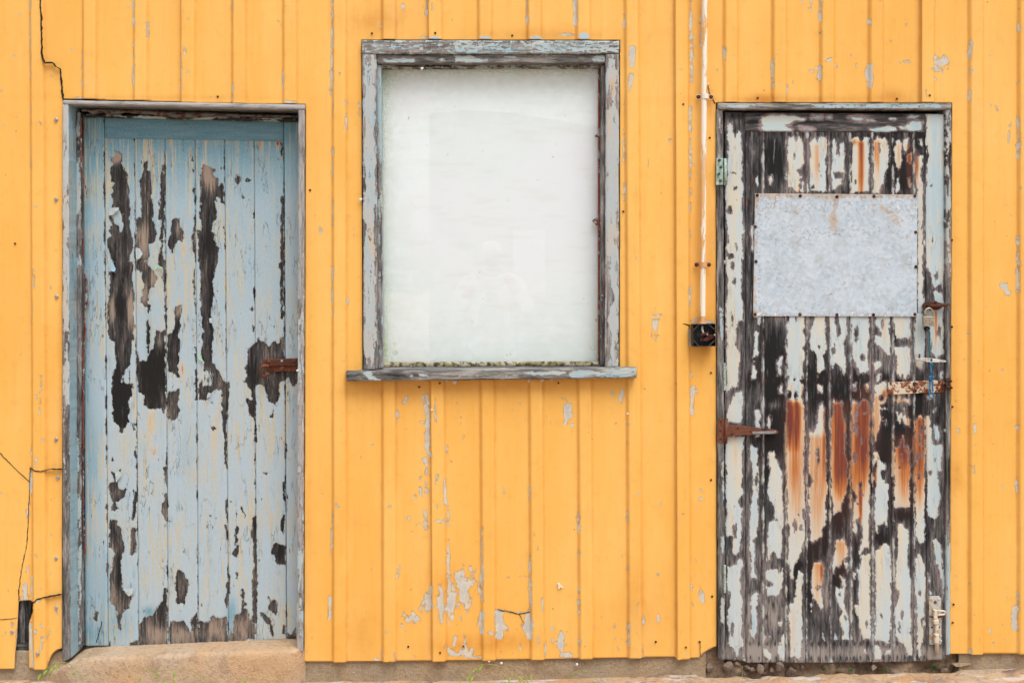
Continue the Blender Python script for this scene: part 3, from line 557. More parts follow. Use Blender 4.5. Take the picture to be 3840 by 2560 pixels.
# ------------------------------------------------------------------ left (blue) door
BARE_L = parse('''A 388 480 400 490 445 490 468 515 470 560 468 625 510 690 525 720 522 800 535 860 528 920 548 960 552 1075 535 1130 540 1220 560 1300 575 1370 575 1460 545 1500 540 1568 365 1568 345 1480 320 1420 318 1350 350 1310 340 1260 365 1210 335 1150 335 1120 370 1130 385 1150 400 1190 430 1220 450 1270 470 1260 475 1200 460 1150 465 1100 440 1060 430 1030 365 1040 380 990 358 950 355 910 375 880 362 850 385 800 360 780 365 740 350 700 355 650 375 610 345 600 345 570 375 550 400 530 408 505
;A 708 585 712 610 705 670 740 685 752 710 755 800 760 880 750 930 762 1000 768 1080 765 1150 790 1210 805 1290 790 1350 770 1390 725 1395 725 1440 735 1490 722 1568 600 1568 640 1540 670 1490 640 1440 600 1430 600 1155 655 1130 660 1030 645 930 640 800 640 770 665 750 668 700 685 680 678 610 695 590
;A 865 625 885 650 870 700 875 750 890 850 885 930 885 1000 880 1180 870 1300 865 1400 865 1500 885 1568 815 1568 830 1490 850 1400 835 1340 850 1180 828 1160 830 1030 840 930 845 800 850 720 860 650
;A 945 1160 1028 1145 1030 1230 1070 1275 1075 1340 1050 1370 1010 1355 985 1400 970 1480 955 1500 945 1450 920 1430 925 1340 945 1320
;A 1155 1300 1168 1270 1180 1115 1186 1190 1180 1500 1165 1480 1155 1380;A 1150 660 1165 655 1170 690 1155 690;A 1155 850 1175 840 1178 890 1158 890;A 1148 545 1168 540 1166 585 1150 580
;A 1258 615 1300 625 1340 660 1380 670 1378 695 1360 700 1365 740 1405 755 1405 830 1425 835 1425 800 1452 800 1455 900 1452 985 1435 985 1430 940 1385 930 1375 960 1380 1030 1405 1080 1400 1110 1385 1160 1355 1180 1340 1260 1365 1290 1360 1350 1385 1380 1405 1440 1400 1568 1205 1568 1215 1400 1210 1260 1240 1260 1245 1160 1222 1140 1220 1060 1235 1000 1230 850 1220 800 1240 760 1225 720 1250 690
;A 1580 740 1600 720 1640 745 1620 810 1595 810 1580 770;A 1680 765 1695 755 1722 772 1700 780;A 2010 400 2045 400 2045 550 2030 550 2025 450;A 2030 920 2052 915 2055 1150 2050 1568 2014 1568 2025 1400 2018 1250 2030 1100 2018 980
;A 1640 910 1650 915 1652 945 1640 940;A 1448 1220 1465 1215 1468 1245 1448 1248;A 1475 1150 1492 1150 1490 1185 1475 1180
;B 2005 0 2055 0 2050 200 2040 350 2045 500 2040 580 2020 575 2025 450 2012 250 2025 100 1995 40
;B 370 0 560 0 575 100 565 160 580 200 582 460 550 510 580 540 585 640 580 760 560 830 555 950 540 1020 555 1100 565 1180 572 1220 560 1310 520 1370 535 1420 525 1480 530 1568 400 1568 375 1480 372 1340 360 1290 375 1220 362 1140 400 1030 405 940 400 790 340 760 325 680 322 560 330 440 345 330 345 220 332 95 360 95 400 95
;C 375 -20 525 -20 535 110 520 200 490 280 480 330 430 310 450 270 400 220 370 130
;B 610 0 720 0 730 40 770 90 805 165 770 240 725 280 725 420 745 430 740 480 715 530 710 450 650 400 655 350 680 250 685 210 660 160 660 100 610 80
;B 700 560 720 560 735 640 735 900 712 900 712 700 700 640
;B 800 670 850 680 885 670 890 1000 895 1250 895 1440 880 1480 850 1430 780 1440 720 1440 680 1390 680 1310 620 1270 608 1150 612 880 640 980 710 965 735 870 770 850 780 760 800 710
;B 820 -30 890 -30 890 100 897 300 880 300 865 150 870 60 830 45
;B 880 300 898 300 900 640 895 680 885 560
;B 980 440 1048 420 1045 500 1030 570 1040 620 1020 700 1015 740 1040 760 1035 850 1015 900 1030 950 1010 1020 1020 1090 1035 1140 1000 1130 960 1090 910 1080 905 890 915 710 960 690 990 600 975 500
;B 910 1260 960 1275 1025 1240 1025 1350 1010 1430 1030 1450 1010 1530 955 1560 915 1540 905 1300
;B 1212 -20 1395 -20 1375 100 1355 200 1365 300 1350 450 1345 540 1350 600 1362 640 1365 740 1350 800 1350 880 1345 990 1395 1010 1410 1080 1470 1160 1485 1195 1520 1190 1510 1400 1495 1500 1480 1568 1455 1568 1450 1400 1435 1260 1370 1260 1300 1350 1215 1355 1215 1200 1250 1160 1280 1090 1260 1000 1235 930 1250 850 1250 720 1265 690 1245 600 1235 450 1230 330 1240 120
;B 1185 1060 1200 1080 1205 1350 1188 1350 1180 1190;B 1182 840 1192 840 1192 1060 1182 1060;B 1168 80 1180 80 1180 420 1166 400
;C 1440 -10 1505 -10 1500 150 1490 250 1490 620 1465 610 1465 450 1475 380 1455 300 1445 100
;C 1330 265 1355 255 1385 270 1355 300;B 1335 1370 1360 1375 1345 1410
;B 1800 740 1815 770 1870 800 1900 840 1930 800 1965 780 1990 810 2010 790 2035 700 2050 800 2060 1000 2190 1050 2185 1190 2130 1230 2100 1130 2060 1150 2020 1180 2005 1230 2000 1350 1950 1390 1900 1370 1880 1290 1850 1220 1780 1190 1770 1300 1775 1568 1720 1500 1700 1450 1680 1380 1675 1330 1740 1370 1725 1260 1670 1170 1690 1110 1670 1040 1700 950 1685 880 1710 840 1785 790 1785 745
;B 1735 410 1755 420 1750 490 1725 530;B 1750 630 1758 690 1748 690;C 1950 85 1955 150 1945 190 1920 160 1935 110;C 1855 710 1890 705 1875 740
;C 1680 -10 1770 -10 1770 180 1710 120 1700 50;C 365 540 390 590 370 590;C 430 680 460 680 440 695
;C 365 700 410 705 415 790 410 830 440 870 505 870 480 950 410 1000 430 1060 365 1080 365 1010 355 900 330 850 345 815 380 790
;D 345 118 410 118 420 165 455 215 470 295 490 380 490 430 510 430 470 455 450 520 455 600 470 680 468 780 500 830 530 870 570 865 545 930 530 990 490 1010 460 1080 450 1150 460 1200 435 1195 420 1100 405 1000 380 960 350 950 345 700 365 600 370 520 395 450 340 385 335 200
;C 575 870 610 890 620 960 600 1020 610 1100 570 1165 570 1050 580 950;C 565 230 590 225 590 290 572 295;C 590 445 606 500 604 560 592 550
;D 565 190 600 195 600 330 595 450 575 470 545 465 550 300
;C 870 660 905 650 905 820 890 820 880 740;C 880 920 912 900 915 1180 890 1185 865 1120 855 1080 870 1010 885 970;C 875 1190 890 1190 890 1260;C 930 1175 945 1178 935 1200
;C 2040 790 2055 800 2060 980 2045 960;C 2060 1110 2058 1260 2045 1310 2015 1260 2020 1180 2040 1150;C 2066 420 2080 430 2076 520;C 2075 910 2100 930 2085 975;C 2045 250 2062 240 2062 310
;D 1970 345 2060 370 2058 560 1970 545 1965 465 1930 460 1935 410
;D 1025 598 1065 640 1095 700 1120 750 1110 830 1085 900 1088 950 1040 945 990 935 1000 870 985 800 985 690 1005 630
;D 1490 620 1525 670 1525 840 1508 840 1505 1000 1485 980 1475 900 1500 700;D 1480 0 1500 0 1500 100 1485 100;C 1480 965 1500 965 1498 1160 1484 1150;D 1468 165 1490 170 1490 300 1475 270;D 1458 480 1470 480 1468 520
;D 1580 165 1615 190 1610 240 1595 280 1610 380 1600 450 1590 500 1575 490 1540 460 1550 430 1580 400 1565 300;C 1620 1030 1655 1050 1650 1090 1620 1060;C 1575 1100 1600 1100 1590 1130;C 1515 970 1560 1000 1520 990
;D 1575 620 1595 640 1590 700 1580 690
;D 1740 100 1785 70 1785 1000 1780 1140 1740 1120 1745 850 1740 680 1765 580 1750 350 1735 300 1740 200 1735 150;C 1770 200 1785 200 1780 420 1768 400
;D 1640 800 1660 830 1660 900 1685 950 1660 980 1700 1000 1710 1060 1715 1120 1760 1140 1775 1170 1770 1290 1650 1305 1515 1310 1520 1180 1530 1230 1560 1230 1555 1090 1600 1050 1640 1020 1640 900 1630 860
;D 1215 1110 1270 1130 1320 1110 1345 1060 1365 1060 1400 1080 1490 1070 1495 1180 1510 1360 1215 1380
;D 980 1105 1020 1125 1065 1100 1095 1140 1115 1190 1150 1250 1155 1160 1135 1130 1160 1080 1200 1030 1215 1380 920 1390 920 1190 935 1130
;D 890 790 910 790 915 1390 630 1400 630 1150 670 1110 690 1070 770 1055 800 990 860 900 875 830
;D 1915 910 1975 910 1990 1010 1980 1060 1925 1010 1890 1000;D 1898 830 1910 880 1905 910 1895 900
;D 1815 1025 1860 1040 1910 1080 1930 1130 1950 1280 1930 1240 1915 1150 1880 1140 1850 1110 1830 1060;D 2040 1140 2065 1160 2065 1250 2040 1230;D 2130 1245 2175 1170 2175 1290 2085 1290 2085 1225;D 190 1040 210 1012 235 1030 220 1110 200 1105;D 340 1280 350 1360 335 1360;D 545 1320 625 1300 625 1380 550 1380''')
BRUSHED = parse('B 530 1025 570 1080 568 1190 520 1195 450 1180 470 1080;B 1290 1040 1340 1030 1360 1100 1355 1210 1260 1220 1255 1120')
def grain_rag(X, Y, sd=41): return 2.6*fnoise(X, Y, 11, 17, sd, 3)+1.6*fnoise(X, Y, 4.5, 40, sd+7, 1)+2.6*vnoise(X/4.1, Y/6.5, sd+9)
def peel_left(X, Y):
    F = upoly(np.full(X.shape, -40.0), X, Y, BARE_L)
    F = F+grain_rag(X, Y)*(F > -14)
    # hair chips along the board joints
    for a, b in LJ[1:-1]:
        xr = a+(b-a)*(Y-525)/1890
        F = np.maximum(F, np.where(np.abs(X-xr) < 12, 1.0-np.abs(X-xr+1)+4.2*fnoise(X*.3, Y, 30, 50, int(a), 3)-2.2, -40))
    F = np.maximum(F, np.clip(fnoise(X, Y, 9, 42, 77, 3)-1.38, -4, .5)*9)
    p = -F
    B = upoly(np.full(X.shape, -40.0), X, Y, BRUSHED)
    return np.where(B > -2, np.maximum(p, 4*vnoise(X/3.2, Y/60, 5)+B*.15), p)
def blue_left(X, Y):  # deep blue at top and left edge, partly recess shade painted in
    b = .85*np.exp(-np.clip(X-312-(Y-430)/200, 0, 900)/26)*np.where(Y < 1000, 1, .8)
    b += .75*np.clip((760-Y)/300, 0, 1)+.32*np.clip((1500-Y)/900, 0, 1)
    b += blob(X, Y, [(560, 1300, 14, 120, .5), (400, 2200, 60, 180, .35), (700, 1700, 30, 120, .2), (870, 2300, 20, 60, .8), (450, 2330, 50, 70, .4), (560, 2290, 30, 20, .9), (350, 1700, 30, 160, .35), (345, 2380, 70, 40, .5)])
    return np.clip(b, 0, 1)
def mould_left(X, Y):
    e = TE('A', [(425, 540, 60, 60, -1.2), (1330, 740, 70, 160, -1.5), (680, 1350, 60, 160, -1.0), (1310, 1400, 60, 200, .6), (450, 760, 60, 160, .2), (1010, 1250, 50, 60, -.4)])
    e += TE('B', [(370, 470, 30, 130, -1.3), (545, 450, 35, 180, -1.7), (450, 1330, 90, 260, 1.1), (450, 440, 50, 140, .7), (760, 150, 50, 110, -1.1), (680, 330, 40, 90, -.9), (760, 1080, 120, 260, .9), (840, 780, 30, 110, -.9), (1340, 450, 30, 330, .9), (1020, 480, 30, 70, -.9), (980, 850, 70, 140, -.1), (1730, 1080, 40, 150, .8), (1920, 900, 90, 60, -.3), (1270, 300, 40, 300, -.1)])
    e += TE('C', [(440, 80, 80, 170, 1.2), (470, 300, 30, 40, -.7), (440, 900, 60, 70, -.5)])
    e += TE('D', [(370, 260, 30, 120, .5), (440, 620, 25, 130, 1.1), (420, 900, 60, 120, -.2), (860, 1030, 25, 150, .5), (1050, 760, 60, 150, -.35), (780, 1250, 200, 120, -.7), (1060, 1250, 130, 90, -.6), (1360, 1220, 150, 120, -.75), (1660, 1200, 120, 110, -.6), (2010, 440, 50, 110, .6), (1440, 1100, 60, 60, -.3)])
    return blob(X, Y, e)+.12-.10*(Y > 1900)
def rust_left(X, Y):
    e = TE('A', [(360, 380, 6, 18, .7), (1072, 1450, 6, 60, .7), (945, 390, 6, 20, .7), (1405, 400, 5, 50, .5), (1815, 415, 10, 45, .7), (1990, 410, 14, 25, .7), (2018, 540, 8, 9, 1.0), (1530, 410, 6, 16, .9), (1490, 412, 6, 8, .8), (1713, 408, 6, 14, .8), (328, 1530, 6, 20, .6), (1990, 420, 18, 60, .25)])
    e += TE('B', [(1055, 1040, 9, 60, .6), (955, 1120, 8, 25, .6), (1065, 1110, 18, 90, .25)]) + TE('C', [(2027, 370, 8, 22, .8), (783, 1455, 4, 16, .7), (770, 500, 60, 80, .28), (750, 250, 50, 180, .18), (1370, 400, 70, 320, .20), (1430, 1200, 70, 60, .15), (680, 620, 30, 80, .22)])
    e += TE('D', [(680, 1160, 4, 8, 1), (973, 1150, 5, 12, 1), (1268, 1145, 5, 10, 1), (393, 1170, 6, 20, .9), (2045, 1165, 8, 20, .9), (1565, 1135, 7, 12, 1)])
    return np.clip(blob(X, Y, e), 0, 1)
LJ = [(311, 320), (391, 405.5), (505, 520), (619, 631), (731.5, 744), (842, 858), (953, 961), (1064, 1075), (1150, 1160)]
YD = .09
FL = {'peel': peel_left, 'blue': blue_left, 'mould_shade': mould_left, 'rust': rust_left}
def bot_left(x): return float(np.interp(x, [320, 405, 520, 744, 858, 961, 1075, 1160], [2420, 2419, 2417, 2411, 2406, 2397, 2391, 2386]))
ldoor = empty('door', P(735, 2410, YD), 'recessed blue plank door with long bare strips of dark wood', 'door')
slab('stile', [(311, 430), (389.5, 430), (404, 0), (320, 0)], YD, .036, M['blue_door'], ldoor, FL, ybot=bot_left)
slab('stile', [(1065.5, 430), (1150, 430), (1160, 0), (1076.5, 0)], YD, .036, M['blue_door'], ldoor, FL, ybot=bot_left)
slab('top_rail', [(392, 430), (1063, 450), (1063, 527.5), (392, 516.5)], YD+.0008, .035, M['blue_rail'], ldoor, {'peel': lambda X, Y: 20+8*fnoise(X, Y, 60, 12, 5), 'blue': lambda X, Y: .93+.1*vnoise(X/60, Y/9), 'rust': lambda X, Y: X*0, 'mould_shade': lambda X, Y: X*0})  # part of this deep blue is header shade put into the colour
def plank_cols(J, y0, y1, gap=1.7, dp=.009, step=4.0):
    cols = []; dy = []
    for i in range(len(J)-1):
        (a0, a1), (b0, b1) = J[i], J[i+1]
        n = int((b0-a0-2*gap)/step)
        xs0 = [a0, a0+gap]+list(np.linspace(a0+gap, b0-gap, n+1)[1:])
        xs1 = [a1, a1+gap]+list(np.linspace(a1+gap, b1-gap, n+1)[1:])
        cols += list(zip(xs0, xs1)); dy += [dp]+[0]*(len(xs0)-1)
    cols.append(J[-1]); dy.append(dp); return cols, np.array(dy)
pc, pdy = plank_cols(LJ[1:-1], 525, 2420)
th_ = lambda p: -.0013*np.clip(p/2+.5, 0, 1)
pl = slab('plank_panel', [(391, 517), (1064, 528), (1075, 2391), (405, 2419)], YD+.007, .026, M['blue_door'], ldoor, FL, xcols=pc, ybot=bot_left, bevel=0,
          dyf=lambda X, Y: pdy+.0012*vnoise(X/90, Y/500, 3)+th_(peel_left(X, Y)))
# a few large lifted curls of paint
for nm, c_, q in [('light_blue', (.34, .55, .68), 'B 365 5 385 20 408 70 395 98 372 95 358 80'), ('mint_green', (.36, .62, .42), 'B 1205 905 1225 905 1250 945 1278 992 1255 985 1225 955'), ('pale_grey', (.46, .54, .56), 'A 338 1085 365 1045 400 1045 435 1035 440 1065 410 1078 380 1112 342 1115'), ('pale_grey', (.50, .57, .60), 'D 468 800 520 790 585 788 575 840 540 868 515 850 490 808'), ('pale_grey', (.50, .55, .55), 'B 1312 1278 1350 1290 1330 1318 1298 1340 1300 1310'), ('pale_grey', (.50, .56, .58), 'B 1320 555 1348 548 1352 600 1325 598'), ('mint_green', (.38, .60, .45), 'B 785 70 800 40 830 38 870 60 850 72 815 50 800 78'), ('pale_grey', (.52, .58, .60), 'C 400 705 425 690 470 720 440 760 410 800'), ('pale_grey', (.48, .55, .56), 'A 600 1430 640 1438 672 1492 640 1540 605 1545')]:
    if nm not in M: M[nm] = plain(nm.replace('_', ' ')+' lifted paint', c_, .6, 0, .1, 60)
    mb = MB(); mb.plate(parse(q)[0], YD-.006, .0012, yref=YD); mb.build('paint_curl', M[nm], ldoor, bevel=.0005)
# pad bolt of the left door
y0 = YD-.004
mb = MB(); mb.plate([(990, 1344), (1150, 1341), (1150, 1389), (1006, 1391), (992, 1372)], y0, .004)
slide = mb.build('bolt_plate', M['rust'], ldoor, bevel=.0008)
mb = MB(); mb.plate([(992, 1346), (1150, 1344), (1150, 1370), (995, 1372)], y0-.012, .012); mb.build('bolt_bar', M['rust_dark'], slide, bevel=.003)
mb = MB(); q = [P(x, y, y0-.02) for x, y in [(1008, 1372), (990, 1368), (978, 1378), (977, 1398), (982, 1408), (992, 1410), (1002, 1403), (1006, 1396)]]
mb.tube(q, .0062, 10); mb.build('bolt_handle', M['rust'], slide, smooth=True)
for x, y in [(1008, 1353), (1106, 1350), (1059, 1379)]:
    p = P(x, y, y0-.012); MB().dome(p, .0062, .004).build('screw', M['rust_hinge'], slide)
p = P(1057, 1352, y0-.012); MB().dome(p, .0055, .004).build('screw', M['zinc'], slide)
# ------------------------------------------------------------------ left door frame
def pfield(bias, sx, sy, seed, amp=9): return lambda X, Y: bias(X, Y)+amp*fnoise(X, Y, sx, sy, seed, 3)+3*vnoise(X/4, Y/4.5, seed+3)
Z0 = lambda X, Y: X*0
lframe = empty('door_frame', (.24, 0, .1), 'weathered timber frame around the recessed blue door', 'door frame')
def jl_bias(X, Y): return np.interp(Y, [370, 700, 1150, 1300, 1700, 1900, 2470], [13, 10, 6, 1, -3, -7, -12])-np.clip((X-252)/3, 0, 3)-np.clip((243-X)/2, 0, 2)
slab('jamb', [(234, 389), (256, 389), (264, 2466), (234, 2482)], -.015, .120, M['trim_v'], lframe, {'peel': pfield(jl_bias, 9, 60, 31), 'blue': Z0, 'rust': lambda X, Y: blob(X, Y, [(262, 520, 6, 60, .6), (250, 1250, 10, 100, .1)]), 'mould_shade': lambda X, Y: .3+.3*vnoise(X/20, Y/90)}, rag=1.0, sattr={'peel': 10, 'blue': .95, 'rust': 0})
slab('door_stop', [(284, 420), (303, 420), (305, 2424), (285, 2446)], .062, .05, M['trim_v'], lframe, {'peel': pfield(lambda X, Y: -2+3*np.sin(Y/260)-np.clip((X-299)/2, 0, 3)*2, 8, 70, 33), 'blue': lambda X, Y: X*0+.35, 'rust': Z0, 'mould_shade': lambda X, Y: .4+.3*vnoise(X/20, Y/90)}, rag=1.6, sattr={'peel': -10})
def jr_bias(X, Y): return np.interp(Y, [390, 900, 1100, 1500, 1700, 2440], [-18, -9, -1, 0, -3, -2])-np.clip((1121-X)/3, 0, 3)
slab('jamb', [(1119, 409), (1142, 409), (1136, 2444), (1113, 2440)], -.015, .10, M['trim_v'], lframe, {'peel': pfield(jr_bias, 8, 55, 35), 'blue': lambda X, Y: X*0+.1+.3*(Y > 1900), 'rust': Z0, 'mould_shade': lambda X, Y: X*0-.25}, rag=1.2)
slab('header', [(236, 374.5), (1143, 391.5), (1143, 409), (236, 388.5)], -.018, .14, M['old_h'], lframe, {'peel': lambda X, Y: -9+6*fnoise(X, Y, 120, 5, 5), 'blue': lambda X, Y: X*0+.4, 'rust': Z0, 'mould_shade': lambda X, Y: X*0-.15}, rag=.8, step=3)
# torn strips under the header
fl = [(306, 408), (330, 408), (360, 407), (420, 409), (520, 411), (620, 416), (700, 420), (800, 423), (900, 428), (1000, 430), (1110, 432)]
mb = MB(); dn = []
for i in range(len(fl)-1):
    for k in range(8):
        t = k/8; x = fl[i][0]+(fl[i+1][0]-fl[i][0])*t; y = fl[i][1]+(fl[i+1][1]-fl[i][1])*t; dn.append((x, y))
up_, lo_ = [], []
for x, y in dn:
    h = float(np.interp(x, [306, 330, 345, 360, 392, 402, 440, 470, 560, 680, 780, 840, 1110], [10, 10, 24, 22, 12, 26, 20, 12, 18, 24, 14, 10, 9]))*random.uniform(.92, 1.08)
    up_.append((x, y-2)); lo_.append((x, y+h))
rows = []
for j in range(7):
    t = j/6; rows.append([(lambda p: (p[0], p[1], p[2]))(P(a[0], a[1]+(b[1]-a[1])*t, .050-.020*math.sin(t*math.pi))) for a, b in zip(up_, lo_)])
V = np.array(rows); me = grid_mesh('torn_flashing', V)
M['flash'] = rusty('rusted flashing strip', (.06, .022, .014), (.12, .04, .022), (.03, .012, .01), (.15, .145, .13), (.44, .50))
o = link(me, 'torn_flashing', M['flash'], lframe, smooth=True); m = o.modifiers.new('thick', 'SOLIDIFY'); m.thickness = .0015
slab('inner_batten', [(306, 426), (1118, 440), (1118, 455), (306, 436)], .066, .024, M['old_h'], lframe, {'peel': lambda X, Y: -2+8*fnoise(X, Y, 60, 6, 15), 'blue': lambda X, Y: X*0+.3, 'rust': lambda X, Y: X*0+.05, 'mould_shade': lambda X, Y: X*0+1.6}, rag=1.2)  # batten darkened in colour to stand in for shade under the header
MB().box(P(236, 470, .122), P(1143, 372, .30)[:1]+(.30, P(236, 372, 0)[2]+.05)).build('lintel_block', M['dark'], lframe)
# curled strips of old paint along the stop
def curl(name, pts, wd, mat, par, y, seed=0):
    rnd = random.Random(seed); L = []; 
    dense = []
    for i in range(len(pts)-1):
        a, b = pts[i], pts[i+1]; n = max(1, int(math.hypot(b[0]-a[0], b[1]-a[1])/9))
        for k in range(n): dense.append((a[0]+(b[0]-a[0])*k/n, a[1]+(b[1]-a[1])*k/n))
    dense.append(pts[-1]); rows = []
    for i, (x, yy) in enumerate(dense):
        ww = wd*min(1, .25+i/3, .25+(len(dense)-1-i)/3)*rnd.uniform(.65, 1.25); r = []
        for j in range(5): t = j/4; p = P(x+ww*t, yy, y); r.append((p[0], y-.007*math.sin(t*2.2), p[2]))
        rows.append(r)
    me = grid_mesh(name, np.array(rows)); o = link(me, name, mat, par, smooth=True); m = o.modifiers.new('thick', 'SOLIDIFY'); m.thickness = .001; return o
M['oldred'] = rusty('old red underpaint', (.18, .035, .022), (.30, .10, .06), (.10, .03, .025), (.36, .36, .36), (.56, .62), .75)
curl('paint_curl', [(300, 430), (301, 560), (304, 640), (318, 700), (326, 742)], 8, M['oldred'], lframe, .055, 1)
curl('paint_curl', [(308, 860), (312, 985)], 6, M['oldred'], lframe, .078, 2)
curl('paint_curl', [(314, 1018), (318, 1060), (317, 1165)], 13, M['oldred'], lframe, .078, 3)
curl('paint_curl', [(316, 1172), (316, 1240), (309, 1340), (308, 1560), (309, 1700)], 9, M['oldred'], lframe, .078, 4)
curl('paint_curl', [(309, 1700), (310, 1790), (312, 1990), (318, 2090)], 7, M['oldred'], lframe, .078, 5)
# ------------------------------------------------------------------ window
win = empty('window', P(1840, 1380, 0), 'window with pale board behind dirty glass and flaking blue grey frame', 'window')
def wf(bias, sx, sy, seed, amp=9, blue=0.0, mould_shade=0.0, rust=None): return {'peel': pfield(bias, sx, sy, seed, amp), 'blue': (lambda X, Y: X*0+blue) if not callable(blue) else blue, 'mould_shade': lambda X, Y: mould_shade+.3*vnoise(X/60, Y/60, seed), 'rust': rust or Z0}
slab('head_casing', [(1356, 150), (2321, 152), (2321, 200), (1359, 201)], -.022, .06, M['trim_h'], win, wf(lambda X, Y: -2.5+np.interp(X, [1356, 1600, 1760, 2000, 2321], [1.5, .5, 3, 3.5, 4]), 22, 4.5, 51, 6, lambda X, Y: .35+.3*vnoise(X/80, Y/20)), rag=1.2, step=3)
def hr(X, Y):
    F = upoly(np.full(X.shape, -9.0), X, Y, [[(1432, 232), (1440, 219), (1470, 222), (1510, 215), (1555, 222), (1557, 234)], [(1645, 222), (1660, 216), (1670, 226), (1655, 228)], [(1702, 206), (1770, 208), (1800, 222), (1832, 219), (1830, 230), (1750, 234), (1710, 230)], [(1887, 206), (1935, 209), (1930, 219), (1890, 216)], [(2215, 208), (2270, 206), (2268, 232), (2225, 228)], [(1855, 207), (1875, 206), (1872, 213)], [(2010, 206), (2060, 205), (2050, 211)]])
    return F+2.5*fnoise(X, Y, 20, 7, 53, 3)
slab('head_rail', [(1412, 202.5), (2271, 200.5), (2271, 235), (1412, 237)], -.010, .05, M['trim_h'], win, {'peel': hr, 'blue': lambda X, Y: X*0+.25, 'mould_shade': lambda X, Y: X*0+.25, 'rust': Z0}, rag=.8, step=3)
slab('head_stop', [(1424, 239), (2262, 236), (2253, 253), (1432, 256)], .030, .03, M['trim_h'], win, wf(lambda X, Y: X*0-.5, 26, 4, 57, 6, .35, .5), rag=.8, step=3)
def lc(X, Y): return np.interp(X, [1358, 1368, 1376, 1400, 1408], [-5, 2, 9, 8, -2])+np.interp(Y, [200, 330, 420, 1300, 1340, 1384], [-6, 2, 0, 0, -6, -12])
slab('side_casing', [(1359, 201.5), (1411, 201.5), (1416, 1384), (1363, 1386)], -.020, .06, M['trim_v'], win, wf(lc, 8, 50, 61, 7, lambda X, Y: .1+.2*vnoise(X/12, Y/90)), rag=1)
slab('side_stop', [(1413, 238), (1429, 246), (1437, 1376), (1417.5, 1382)], .004, .05, M['trim_v'], win, wf(lambda X, Y: np.interp(Y, [240, 600, 700, 1384], [8, 5, -1, -2]), 7, 60, 63, 6, .55, .1), rag=.8, step=3, sattr={'peel': 4, 'blue': .4})
def rc(X, Y):
    b = np.interp(X, [2271, 2282, 2295, 2310, 2320], [1, 5, 9, 5, -1])+np.interp(Y, [200, 250, 300, 380, 400, 420, 1384], [-14, -2, 3, -9, -8, 3, 0])
    F = upoly(np.full(X.shape, -30.0), X, Y, [[(2272, 940), (2284, 960), (2290, 1090), (2308, 1110), (2290, 1160), (2282, 1200), (2290, 1240), (2296, 1280), (2288, 1340), (2272, 1360)], [(2303, 893), (2316, 890), (2316, 935), (2304, 920)]])
    return np.minimum(b, -F)
slab('side_casing', [(2273, 201.5), (2321.5, 201.5), (2320, 1374), (2270, 1375)], -.020, .06, M['trim_v'], win, wf(rc, 8, 50, 67, 6, .05, -.1, lambda X, Y: blob(X, Y, [(2298, 320, 14, 60, .35)])), rag=1)
slab('side_stop', [(2255, 246), (2271, 236), (2269, 1372), (2252, 1370)], .004, .05, M['trim_v'], win, wf(lambda X, Y: X*0-7, 7, 60, 69, 6, .3, .35), rag=.8, step=3)
slab('sash_edge', [(2243.5, 256), (2250, 256), (2250, 1366), (2243, 1366)], .040, .018, M['oldred'], win, {'peel': Z0})
def sl(X, Y):
    k = 1.8375; q = lambda L: [(1280+a/k, 853+b/k) for a, b in L]
    F = upoly(np.full(X.shape, -14.0), X, Y, [q([(130, 990), (210, 990), (215, 1020), (270, 1050), (190, 1045), (165, 1015)]), q([(530, 1000), (590, 1005), (605, 1028), (545, 1020)]), q([(450, 1015), (490, 1015), (490, 1025), (450, 1022)]), q([(1245, 992), (1430, 985), (1540, 985), (1550, 1005), (1440, 1015), (1270, 1012)]), q([(1560, 1010), (1600, 985), (1700, 980), (1740, 990), (1830, 975), (2032, 965), (2034, 1010), (1940, 1035), (1800, 1025), (1740, 1005), (1660, 1035), (1590, 1035)]), q([(810, 1018), (825, 1022), (815, 1034)]), q([(745, 1010), (765, 1012), (750, 1020)]), q([(1130, 1020), (1145, 1022), (1135, 1032)]), q([(1180, 1012), (1220, 1010), (1200, 1020)]), q([(1375, 1018), (1420, 1018), (1400, 1030)]), q([(920, 1014), (940, 1014), (930, 1022)])])
    return F+2*fnoise(X, Y, 16, 7, 71, 3)
sill = slab('sill', [(1298, 1391), (2387, 1377), (2388, 1416), (1301, 1428)], -.052, .085, M['trim_h'], win, {'peel': sl, 'blue': lambda X, Y: .15+.3*(X > 2100), 'mould_shade': lambda X, Y: .2+.3*vnoise(X/120, Y/30), 'rust': Z0}, rag=1.4, step=3, sattr={'peel': -10})
slab('sill_block', [(1412, 1372), (2272, 1366), (2272, 1392), (1412, 1396)], .034, .03, M['old_h'], win, {'peel': lambda X, Y: X*0-12, 'mould_shade': Z0})
# glass, board and putty line
brd = [(1428, 250), (2246, 250), (2246, 1372), (1432, 1376)]
s = NT('pale painted board', .85, .1); n1 = s.noise(1.6, None, 2); n2 = s.noise(40, s.mp((.2, 1, 1)), 3)
sp = s.rng(s.noise(55, s.mp((1, 1, .6)), 2), .755, .775, 0, .9)
xyz = s.n('ShaderNodeSeparateXYZ'); s.put(xyz.inputs[0], s.tc)
c = s.mix(s.rng(n1, .35, .65), (.86, .95, .97), (.885, .935, .98)); c = s.mix(s.rng(n2, .5, .7, 0, .2), c, (.72, .74, .66)); M['board'] = s.out(s.mix(sp, c, (.50, .40, .25)))
slab('backing_board', brd, .066, .012, M['board'], win, {'peel': Z0}, step=200)
mb = MB(); mb.plate([(1426, 248), (2250, 248), (2250, 1374), (1430, 1378)], .052, .004)
s = NT('dirty window glass', .03, .5); t = s.t
for n in list(t.nodes):
    if n.type == 'BSDF_PRINCIPLED': t.nodes.remove(n)
outn = [n for n in t.nodes if n.type == 'OUTPUT_MATERIAL'][0]
